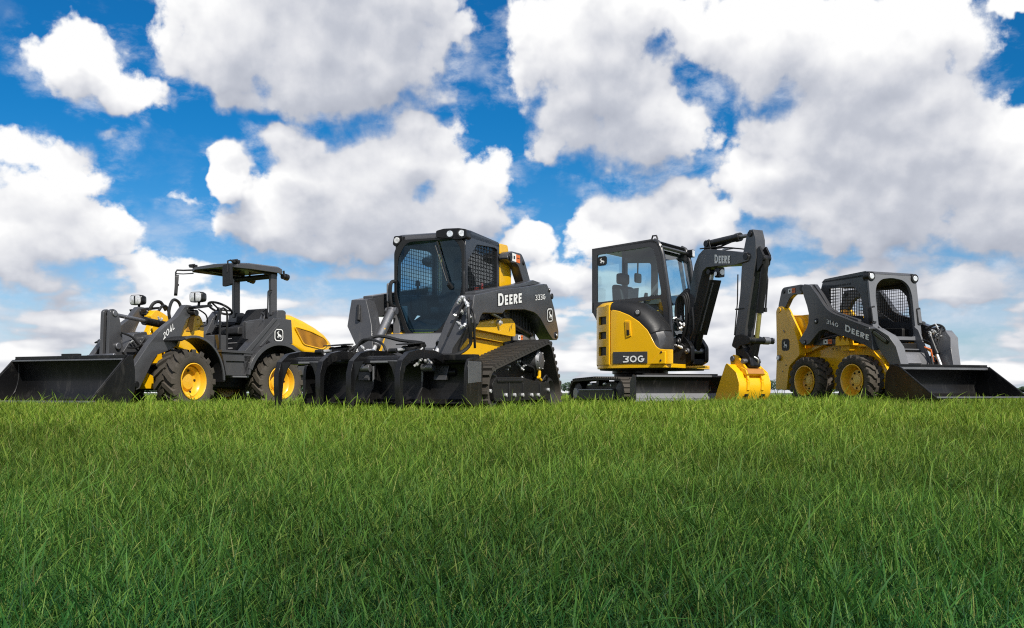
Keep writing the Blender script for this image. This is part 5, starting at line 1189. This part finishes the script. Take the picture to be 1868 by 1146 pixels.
def make_grass():
    rg = np.random.default_rng(11); X, Y = [], []
    for y0, y1, dens in ((1.3, 3.2, 9000), (3.2, 5.5, 6400), (5.5, 8., 4000), (8., 11.5, 2600), (11.5, 15., 1600), (15., 20., 800), (20., 32., 260), (32., 60., 60)):
        half = lambda y: y * .53 + 1.0
        n = int(dens * (y1 - y0) * 2 * half(y1)); y = rg.uniform(y0, y1, n); x = rg.uniform(-half(y1), half(y1), n); k = np.abs(x) < half(y)
        X.append(x[k]); Y.append(y[k])
    x, y = np.concatenate(X), np.concatenate(Y)
    # tufts: pull blades towards clump centres
    cl = vnoise(x, y, 9., 1); keep = rg.random(len(x)) < .45 + .9 * cl; x, y = x[keep], y[keep]
    # nothing grows up through what rests on the ground
    def inside(cx, cy, th, x0, x1, y0, y1):
        c, s = math.cos(th), math.sin(th); dx, dy = x - cx, y - cy; lx, ly = c * dx + s * dy, -s * dx + c * dy
        return (lx > x0) & (lx < x1) & (ly > y0) & (ly < y1)
    cut = np.zeros(len(x), bool)
    for a in ((-.746, 12.925, R(247.3), -1.25, 1.15, .52, 1.04), (-.746, 12.925, R(247.3), -1.25, 1.15, -1.04, -.52), (-.746, 12.925, R(247.3), 1.05, 1.62, -1.1, 1.1),
              (-5.079, 16.799, R(245.8), 2.3, 3.2, -1.05, 1.05), (5.345, 15.634, R(-66.43), 1.2, 2.1, -.83, .83), (1.983, 16.116, R(-69), -.95, .95, .46, .8), (1.983, 16.116, R(-69), -.95, .95, -.8, -.46)): cut |= inside(*a)
    low = inside(-.746, 12.925, R(247.3), -1.3, 2.5, -1.2, 1.2) | inside(-5.079, 16.799, R(238), -2.5, 2.4, -1, 1) | inside(5.345, 15.634, R(-66.43), -1.3, 1.3, -.8, .8) | inside(1.983, 16.116, R(-69), -1, 1.3, -.8, .8)
    x, y, low = x[~cut], y[~cut], low[~cut]; n = len(x); z = zground(x, y)
    patch = .6 * vnoise(x, y, .55, 2) + .4 * vnoise(x, y, 1.9, 3)
    far = np.maximum(1, y / 6.5)
    Lh = (.085 + .075 * rg.random(n) ** 1.3) * (.80 + .40 * patch); kind = rg.random(n); tall = kind < .03; mat_ = (kind > .45); Lh = np.where(tall, Lh * rg.uniform(1.3, 1.75, n), Lh); Lh = np.where(low, Lh * .75, Lh) * (1 + .16 * softstep(7.5, 10., y))
    W = rg.uniform(.0030, .0056, n) * far ** .75
    az = rg.uniform(0, 2 * math.pi, n); az = np.where(rg.random(n) < .15, R(200) + rg.normal(0, .9, n), az); W = np.where(tall, W * 1.55, np.where(mat_, W * .72, W))
    bend = np.clip(rg.normal(.55, .28, n), .05, 1.25); lean = np.clip(rg.normal(.15, .14, n), -.1, .5); bend = np.where(mat_, bend * rg.uniform(1.1, 1.7, n), bend); lean = np.where(mat_, lean + rg.uniform(0, .5, n), np.where(tall, lean + rg.uniform(-.1, .45, n), lean))
    dx, dy = np.cos(az), np.sin(az); wa = az + math.pi / 2 + rg.normal(0, .6, n); wx, wy = np.cos(wa), np.sin(wa)
    T_ = np.array([0, .30, .58, .82, 1.0]); WW = np.array([.75, 1.0, .85, .52, 0.])
    V = np.empty((n, 9, 3), np.float32); tone = np.empty((n, 9, 4), np.float32)
    k = 0
    for t, w in zip(T_, WW):
        off = Lh * (lean * t + bend * .62 * t ** 2.2); up = Lh * (t - .34 * bend * t ** 2.6 * np.clip(bend, .3, 1.2))
        tw = .35 * t; cx, cy, cz = x + dx * off, y + dy * off, z - .006 + up
        for s_ in ((-1, 1) if w > 0 else (0,)):
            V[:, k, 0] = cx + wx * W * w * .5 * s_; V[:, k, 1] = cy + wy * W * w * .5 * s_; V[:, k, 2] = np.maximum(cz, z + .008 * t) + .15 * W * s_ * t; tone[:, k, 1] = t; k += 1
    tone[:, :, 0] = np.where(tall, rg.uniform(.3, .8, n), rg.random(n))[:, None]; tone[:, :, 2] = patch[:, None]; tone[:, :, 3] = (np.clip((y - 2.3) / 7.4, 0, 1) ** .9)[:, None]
    base = (np.arange(n) * 9)[:, None]
    q = np.concatenate([base + np.array([[0, 1, 3, 2]]), base + np.array([[2, 3, 5, 4]]), base + np.array([[4, 5, 7, 6]])], 1).reshape(n, 12)
    loops = np.concatenate([q, base + np.array([[6, 7, 8]])], 1).reshape(-1).astype(np.int32)
    st = ((np.arange(n) * 15)[:, None] + np.array([[0, 4, 8, 12]])).reshape(-1).astype(np.int32)
    me = bpy.data.meshes.new("grass"); me.vertices.add(n * 9); me.vertices.foreach_set("co", V.reshape(-1))
    me.loops.add(len(loops)); me.loops.foreach_set("vertex_index", loops); me.polygons.add(len(st)); me.polygons.foreach_set("loop_start", st)
    me.update(calc_edges=True)
    me.polygons.foreach_set("use_smooth", np.ones(len(st), bool))
    at = me.attributes.new("tone", 'FLOAT_COLOR', 'POINT'); at.data.foreach_set("color", tone.reshape(-1))
    o = bpy.data.objects.new("grass", me); COL.objects.link(o); o["kind"] = "stuff"; o["label"] = "lush green lawn of uncut grass blades filling the foreground"; o["category"] = "grass"
    m, nt, b, out = new_mat("grass_blade"); N, L = nt.nodes, nt.links
    A = N.new("ShaderNodeAttribute"); A.attribute_name = "tone"; S = N.new("ShaderNodeSeparateColor"); L.new(A.outputs["Color"], S.inputs[0])
    def ramp(stops, src):
        r = N.new("ShaderNodeValToRGB"); e = r.color_ramp.elements
        while len(e) < len(stops): e.new(.5)
        for q_, (p, c) in zip(e, stops): q_.position = p; q_.color = c + (1,)
        L.new(src, r.inputs[0]); return r.outputs[0]
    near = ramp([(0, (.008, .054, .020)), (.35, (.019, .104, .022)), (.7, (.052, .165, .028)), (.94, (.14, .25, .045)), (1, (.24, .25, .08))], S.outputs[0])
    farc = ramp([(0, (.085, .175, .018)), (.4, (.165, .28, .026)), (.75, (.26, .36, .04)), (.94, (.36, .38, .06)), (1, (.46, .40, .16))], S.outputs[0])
    mx = N.new("ShaderNodeMix"); mx.data_type = 'RGBA'; L.new(A.outputs["Alpha"], mx.inputs["Factor"]); L.new(near, mx.inputs["A"]); L.new(farc, mx.inputs["B"])  # near blades darker: foreground vignette put into the colour by distance
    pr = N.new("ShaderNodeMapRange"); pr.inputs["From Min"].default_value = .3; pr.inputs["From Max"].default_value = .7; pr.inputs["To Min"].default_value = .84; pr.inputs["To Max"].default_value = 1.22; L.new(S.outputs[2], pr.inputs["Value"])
    rt = N.new("ShaderNodeMapRange"); rt.inputs["To Min"].default_value = .22; rt.inputs["To Max"].default_value = 1.12; L.new(S.outputs[1], rt.inputs["Value"])  # roots darkened: shade between the blades put into the colour
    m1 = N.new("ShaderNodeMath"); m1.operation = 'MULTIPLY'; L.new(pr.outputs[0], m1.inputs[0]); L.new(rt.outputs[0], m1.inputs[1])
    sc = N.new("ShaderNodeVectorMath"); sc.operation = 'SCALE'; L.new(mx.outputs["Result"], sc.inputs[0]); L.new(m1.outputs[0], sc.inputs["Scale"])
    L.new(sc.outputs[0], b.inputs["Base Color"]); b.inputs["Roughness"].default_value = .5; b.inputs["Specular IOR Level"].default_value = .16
    tr = N.new("ShaderNodeBsdfTranslucent"); L.new(sc.outputs[0], tr.inputs["Color"])
    ms = N.new("ShaderNodeMixShader"); ms.inputs[0].default_value = .32; L.new(b.outputs[0], ms.inputs[1]); L.new(tr.outputs[0], ms.inputs[2]); L.new(ms.outputs[0], out.inputs["Surface"])
    me.materials.append(m)
def make_treeline():
    rg = random.Random(5); b = MB(); m, nt, p, out = new_mat("far_leaves"); N, L = nt.nodes, nt.links
    tc = N.new("ShaderNodeTexCoord"); n1 = N.new("ShaderNodeTexNoise"); n1.inputs["Scale"].default_value = .35; n1.inputs["Detail"].default_value = 6; L.new(tc.outputs["Object"], n1.inputs["Vector"])
    r = N.new("ShaderNodeValToRGB"); r.color_ramp.elements[0].position = .35; r.color_ramp.elements[0].color = (.020, .045, .022, 1); r.color_ramp.elements[1].position = .7; r.color_ramp.elements[1].color = (.060, .110, .050, 1)
    L.new(n1.outputs["Fac"], r.inputs[0]); L.new(r.outputs[0], p.inputs["Base Color"]); p.inputs["Roughness"].default_value = .8
    x = -460.
    while x < 460:
        px = 934 + 1900 * x / 700; h = 4.2 + rg.uniform(-1.2, 1.4)
        if 1015 < px < 1075: h = 5.2 + rg.uniform(-.6, .8) + (1.5 if px < 1040 else 0)
        if 1385 < px < 1450: h = 9.4 + rg.uniform(-1.4, 1.0)
        y = 700 + rg.uniform(-12, 12); w = h * rg.uniform(.5, .75); b.mat(HULL).cyl((x, y, -.5), (x, y, h * .5), .22, .12, n=6, cap=False); b.mat(m)
        for k in range(420):
            a, e, q = rg.uniform(0, 6.283), math.asin(rg.uniform(-.75, 1)), rg.uniform(.55, 1.0) ** .6
            c = Vector((x + w * q * math.cos(a) * math.cos(e), y + w * q * math.sin(a) * math.cos(e), h * .56 + h * .46 * q * math.sin(e)))
            u = Vector((rg.uniform(-1, 1), rg.uniform(-1, 1), rg.uniform(-1, 1))).normalized(); v = u.orthogonal().normalized(); s = rg.uniform(.35, .75)
            b.add([c - u * s, c + v * s * .6, c + u * s, c - v * s * .6], [(0, 1, 2, 3)])
        x += w * rg.uniform(.7, 1.3)
    o = b.build("treeline", None, None, flat=True); o["kind"] = "stuff"; o["label"] = "low dark line of distant trees along the horizon"; o["category"] = "trees"

# ================================================================== sky, sun, camera
SUN_EL, SUN_AZ = R(43), R(151)        # azimuth clockwise from +Y: the sun stands behind the viewer's right shoulder
def pxdir(px, py):
    az = math.atan((px - 934) / 1900); return az, math.atan((717 - py) / 1900 * math.cos(az))
CLOUDS = [  # where each cloud mass stands in the sky: (x, y, rx, ry, weight)
    (150, 105, 95, 60, 1.0), (245, 150, 95, 48, 1.0), (120, 70, 60, 45, .7),
    (430, 50, 130, 110, 1.1), (560, 60, 190, 130, 1.2), (700, 85, 130, 110, 1.15), (600, 150, 170, 75, 1.1), (480, 190, 110, 40, .6), (620, -60, 250, 100, 1.1), (770, 150, 70, 70, .55),
    (700, 300, 170, 105, 1.2), (580, 300, 120, 80, 1.0), (720, 390, 190, 105, 1.25), (540, 380, 150, 85, 1.1), (830, 340, 100, 100, .95), (640, 450, 210, 65, .9), (800, 235, 100, 60, .45), (880, 270, 70, 60, .4),
    (640, 265, 100, 55, .9), (770, 255, 90, 50, .8), (417, 318, 42, 48, 1.25), (345, 365, 50, 14, .25), (215, 238, 50, 28, .35), (840, 40, 70, 40, .4),
    (60, 380, 115, 70, .9), (125, 415, 105, 70, 1.1), (20, 450, 140, 65, 1), (40, 270, 160, 55, .42), (150, 310, 90, 40, .3), (110, 500, 150, 40, .7),
    (1085, 130, 145, 130, 1.2), (1015, 60, 95, 80, .9), (1120, 20, 150, 90, 1.1), (1160, 230, 130, 90, 1.15), (1070, 235, 110, 60, .8), (1170, 300, 85, 35, .7),
    (1330, 40, 130, 80, .8), (1440, 90, 160, 110, 1.1), (1570, 120, 190, 120, 1.2), (1500, 230, 150, 90, 1.1), (1620, 260, 190, 120, 1.25), (1660, 100, 90, 80, .75), (1420, 335, 120, 70, 1.1), (1570, 370, 230, 90, 1.2), (1770, 320, 170, 110, 1.15), (1865, 250, 80, 60, .9), (1840, 400, 170, 90, 1.0), (1680, 5, 70, 40, .5), (1850, 5, 60, 25, .6),
    (1185, 385, 120, 65, 1.1), (1110, 430, 90, 60, 1.0), (1270, 420, 110, 60, .9), (965, 440, 52, 46, .9), (1000, 510, 110, 40, .6), (1400, 440, 140, 40, .75),
]
def make_world():
    W = bpy.data.worlds.new("World"); scene.world = W; W.use_nodes = True
    nt = W.node_tree; N, L = nt.nodes, nt.links; N.clear()
    # ---- cloud density as a function of (azimuth, elevation)
    g = bpy.data.node_groups.new("cloud_density", "ShaderNodeTree")
    g.interface.new_socket("P", in_out='INPUT', socket_type='NodeSocketVector'); g.interface.new_socket("D", in_out='OUTPUT', socket_type='NodeSocketFloat'); g.interface.new_socket("S", in_out='OUTPUT', socket_type='NodeSocketFloat'); g.interface.new_socket("B", in_out='OUTPUT', socket_type='NodeSocketFloat')
    GN, GL = g.nodes, g.links; gi = GN.new("NodeGroupInput"); go = GN.new("NodeGroupOutput")
    class K:
        def __init__(s, n, l): s.n, s.l = n, l
        def put(s, sock, v):
            if v is None: return
            if hasattr(v, "is_output"): s.l.new(v, sock)
            else: sock.default_value = v
        def m(s, op, a, b=None, c=None, clamp=False):
            q = s.n.new("ShaderNodeMath"); q.operation = op; q.use_clamp = clamp
            for i, v in enumerate((a, b, c)): s.put(q.inputs[i], v)
            return q.outputs[0]
        def v(s, op, a, b=None, c=None, out=0):
            q = s.n.new("ShaderNodeVectorMath"); q.operation = op
            for i, v in enumerate((a, b, c)): s.put(q.inputs[i], v)
            return q.outputs[out]
        def scale(s, a, f):
            q = s.n.new("ShaderNodeVectorMath"); q.operation = 'SCALE'; s.put(q.inputs[0], a); s.put(q.inputs["Scale"], f); return q.outputs[0]
        def noise(s, vec, sc, det, ro=.55, dist=0.):
            q = s.n.new("ShaderNodeTexNoise"); q.noise_dimensions = '3D'; s.put(q.inputs["Vector"], vec); q.inputs["Scale"].default_value = sc; q.inputs["Detail"].default_value = det; q.inputs["Roughness"].default_value = ro; q.inputs["Distortion"].default_value = dist; return q
        def mapr(s, val, a, b, c=0., d=1., sm=True):
            q = s.n.new("ShaderNodeMapRange"); q.interpolation_type = 'SMOOTHSTEP' if sm else 'LINEAR'; s.put(q.inputs["Value"], val)
            for nme, x in (("From Min", a), ("From Max", b), ("To Min", c), ("To Max", d)): s.put(q.inputs[nme], x)
            return q.outputs[0]
        def mix(s, f, a, b):
            q = s.n.new("ShaderNodeMix"); q.data_type = 'RGBA'; s.put(q.inputs["Factor"], f); s.put(q.inputs["A"], a); s.put(q.inputs["B"], b); return q.outputs["Result"]
    k = K(GN, GL); P = gi.outputs["P"]
    s0 = GN.new("ShaderNodeSeparateXYZ"); GL.new(P, s0.inputs[0]); cq = GN.new("ShaderNodeCombineXYZ"); GL.new(k.m('MULTIPLY', s0.outputs[0], 1.15), cq.inputs[0])
    GL.new(k.m('MULTIPLY', k.m('SQRT', k.m('ADD', k.m('MAXIMUM', s0.outputs[1], 0.), .012)), 1.15), cq.inputs[1]); Q = cq.outputs[0]
    w1 = k.v('SUBTRACT', k.noise(P, 13, 4, .6).outputs["Color"], (.5, .5, .5)); Pw = k.v('ADD', P, k.scale(w1, .075))
    acc = None
    for px, py, rx, ry, wt in CLOUDS:
        a, e = pxdir(px, py); ir = (1900 / rx, 1900 / ry, 0)
        q = k.v('MULTIPLY_ADD', Pw, ir, (-a * ir[0], -e * ir[1], 0)); d2 = k.v('DOT_PRODUCT', q, q, out=1)
        f = k.m('MULTIPLY_ADD', d2, -.95, wt)
        acc = f if acc is None else k.m('SMOOTH_MAX', acc, f, .25)
    sp_ = GN.new("ShaderNodeSeparateXYZ"); GL.new(P, sp_.inputs[0]); aa = k.m('ABSOLUTE', sp_.outputs[0])
    els = k.mapr(k.m('MAXIMUM', k.m('SUBTRACT', aa, .50), k.m('SUBTRACT', sp_.outputs[1], .40)), .0, .16)
    gen = k.m('MULTIPLY', k.m('SUBTRACT', k.noise(k.v('MULTIPLY', P, (1., 1.7, 1.)), 2.3, 3, .5).outputs["Fac"], .46), 7.)  # clouds outside the view, added to whiten ambient light and reflections
    acc = k.m('MAXIMUM', acc, k.m('SUBTRACT', k.m('MULTIPLY', k.m('ADD', gen, 1.2), els), 1.2))
    hg = k.m('MULTIPLY', k.m('SUBTRACT', k.noise(k.v('MULTIPLY', Q, (1., 2.2, 1.)), 5.5, 3, .5).outputs["Fac"], .40), 6.0)
    acc = k.m('MAXIMUM', acc, k.m('SUBTRACT', k.m('MULTIPLY', k.m('ADD', k.m('MINIMUM', hg, .8), 1.2), k.mapr(s0.outputs[1], .185, .10)), 1.2))
    raw = acc; acc = k.m('MINIMUM', k.m('MAXIMUM', acc, -1.2), 1.2)
    n1 = k.m('SUBTRACT', k.noise(Q, 14, 11, .60).outputs["Fac"], .5)
    vo = GN.new("ShaderNodeTexVoronoi"); vo.voronoi_dimensions = '2D'; vo.inputs["Scale"].default_value = 24; vo.inputs["Detail"].default_value = 3; vo.inputs["Roughness"].default_value = .55; vo.inputs["Lacunarity"].default_value = 2.3; vo.normalize = True
    GL.new(k.v('ADD', Q, k.scale(w1, .03)), vo.inputs["Vector"]); pf = k.m('SUBTRACT', .36, vo.outputs["Distance"])
    D = k.m('ADD', acc, k.m('ADD', k.m('MULTIPLY', n1, 2.5), k.m('MULTIPLY', pf, .75)))
    nl = k.m('SUBTRACT', k.noise(Q, 14, 2.2, .5).outputs["Fac"], .5)
    GL.new(D, go.inputs["D"]); GL.new(k.m('ADD', acc, k.m('MULTIPLY', nl, 2.4)), go.inputs["S"]); GL.new(raw, go.inputs["B"])
    # ---- main
    k = K(N, L)
    tc = N.new("ShaderNodeTexCoord"); sx = N.new("ShaderNodeSeparateXYZ"); L.new(tc.outputs["Generated"], sx.inputs[0])
    az = k.m('ARCTAN2', sx.outputs[0], sx.outputs[1]); el = k.m('ARCSINE', sx.outputs[2]); cb = N.new("ShaderNodeCombineXYZ"); L.new(az, cb.inputs[0]); L.new(el, cb.inputs[1]); P = cb.outputs[0]
    def dens(vec):
        q = N.new("ShaderNodeGroup"); q.node_tree = g; L.new(vec, q.inputs[0]); return q.outputs
    o0 = dens(P); o1 = dens(k.v('ADD', P, (-.004, .014, 0))); o2 = dens(k.v('ADD', P, (-.008, .050, 0))); d0, b0 = o0["D"], o0["B"]
    alpha = k.mapr(d0, .0, k.m('MULTIPLY_ADD', k.m('MULTIPLY', k.m('SUBTRACT', o2["S"], o0["S"]), .6, clamp=True), 1.6, .40))
    s1 = k.m('MULTIPLY', k.m('ADD', k.m('MULTIPLY', k.m('SUBTRACT', o0["S"], o1["S"]), .7), k.m('MULTIPLY', k.m('SUBTRACT', d0, o1["D"]), .45)), .36); s2 = k.m('MULTIPLY', k.m('SUBTRACT', o0["S"], o2["S"]), .25)
    fine = k.m('MULTIPLY', k.m('SUBTRACT', d0, o0["S"]), .05)
    thick = k.mapr(o0["S"], .3, 1.5, 0., .34)
    lit = k.m('ADD', k.m('SUBTRACT', k.m('ADD', k.m('ADD', k.m('ADD', s1, s2), k.m('MULTIPLY', k.m('SUBTRACT', b0, o2["B"]), .27)), .62), thick), fine, clamp=True)
    ramp = N.new("ShaderNodeValToRGB"); e = ramp.color_ramp.elements; CS = 10.
    for q_, (p_, c_) in zip([e[0], e[1], e.new(.35), e.new(.62)], [(0., (.40, .43, .51)), (1., (.86, .86, .87)), (.35, (.56, .585, .655)), (.62, (.77, .78, .82))]): q_.position = p_; q_.color = c_ + (1,)
    L.new(lit, ramp.inputs[0])
    cloud = k.scale(ramp.outputs[0], CS)
    sky = N.new("ShaderNodeTexSky"); sky.sky_type = 'NISHITA'; sky.sun_disc = False; sky.sun_elevation = SUN_EL; sky.sun_rotation = SUN_AZ; sky.air_density = 1.; sky.dust_density = .3; sky.ozone_density = 4.
    hs = N.new("ShaderNodeHueSaturation"); hs.inputs["Saturation"].default_value = 1.15; L.new(sky.outputs[0], hs.inputs["Color"])
    tint = k.v('MULTIPLY', hs.outputs[0], k.mix(k.mapr(el, .0, .27), (.66, .84, 1.02, 1), (.085, .68, .97, 1)))
    # thin layered cloud towards the horizon
    q = k.v('MULTIPLY', P, (7., 34., 1.)); n = k.noise(q, 1.0, 7, .58, .3).outputs["Fac"]
    ah = k.m('MULTIPLY', k.mapr(n, .30, .62, .35, 1.), k.mapr(el, .17, .0, 0., .85))
    c1 = k.mix(ah, tint, (6.4, 7.1, 8.3, 1))
    # high thin wisps
    wv = k.noise(k.v('MULTIPLY', P, (9., 15., 1.)), 1.5, 9, .62, .15).outputs["Fac"]; c1 = k.mix(k.m('MULTIPLY', k.mapr(wv, .46, .72), k.mapr(b0, -1.1, .05, .10, .80)), c1, (7.2, 7.6, 8.4, 1))
    final = k.mix(alpha, c1, cloud)
    bg = N.new("ShaderNodeBackground"); bg.inputs["Strength"].default_value = .1; L.new(final, bg.inputs["Color"])
    out = N.new("ShaderNodeOutputWorld"); L.new(bg.outputs[0], out.inputs["Surface"])
    W.cycles.sampling_method = 'MANUAL'; W.cycles.sample_map_resolution = 512
def make_sun_camera():
    l = bpy.data.lights.new("sun", 'SUN'); l.energy = 5.0; l.angle = R(.6); l.color = (1, .95, .87); o = bpy.data.objects.new("sun", l); COL.objects.link(o)
    d = Vector((math.sin(SUN_AZ) * math.cos(SUN_EL), math.cos(SUN_AZ) * math.cos(SUN_EL), math.sin(SUN_EL))); o.rotation_euler = d.to_track_quat('Z', 'Y').to_euler(); o.location = (8, -8, 14)
    c = bpy.data.cameras.new("camera"); c.sensor_width = 36; c.lens = 36 * 1900 / 1868; c.shift_y = 144 / 1868; c.clip_end = 6000; c.clip_start = .02
    o = bpy.data.objects.new("camera", c); COL.objects.link(o); o.location = (0, 0, .24); o.rotation_euler = (R(90), 0, 0); scene.camera = o
    scene.view_settings.view_transform = 'Standard'; scene.view_settings.look = 'None'; scene.view_settings.exposure = 0
    scene.cycles.max_bounces = 8; scene.cycles.filter_width = 1.15; scene.cycles.use_denoising = False; scene.cycles.transparent_max_bounces = 24; scene.cycles.caustics_reflective = False; scene.cycles.caustics_refractive = False
PARTS = set("world ground grass trees loader track skid excavator".split())
make_world(); make_sun_camera()
make_ground(); make_treeline()
track_loader(); skid_steer(); wheel_loader(); excavator()
make_grass()
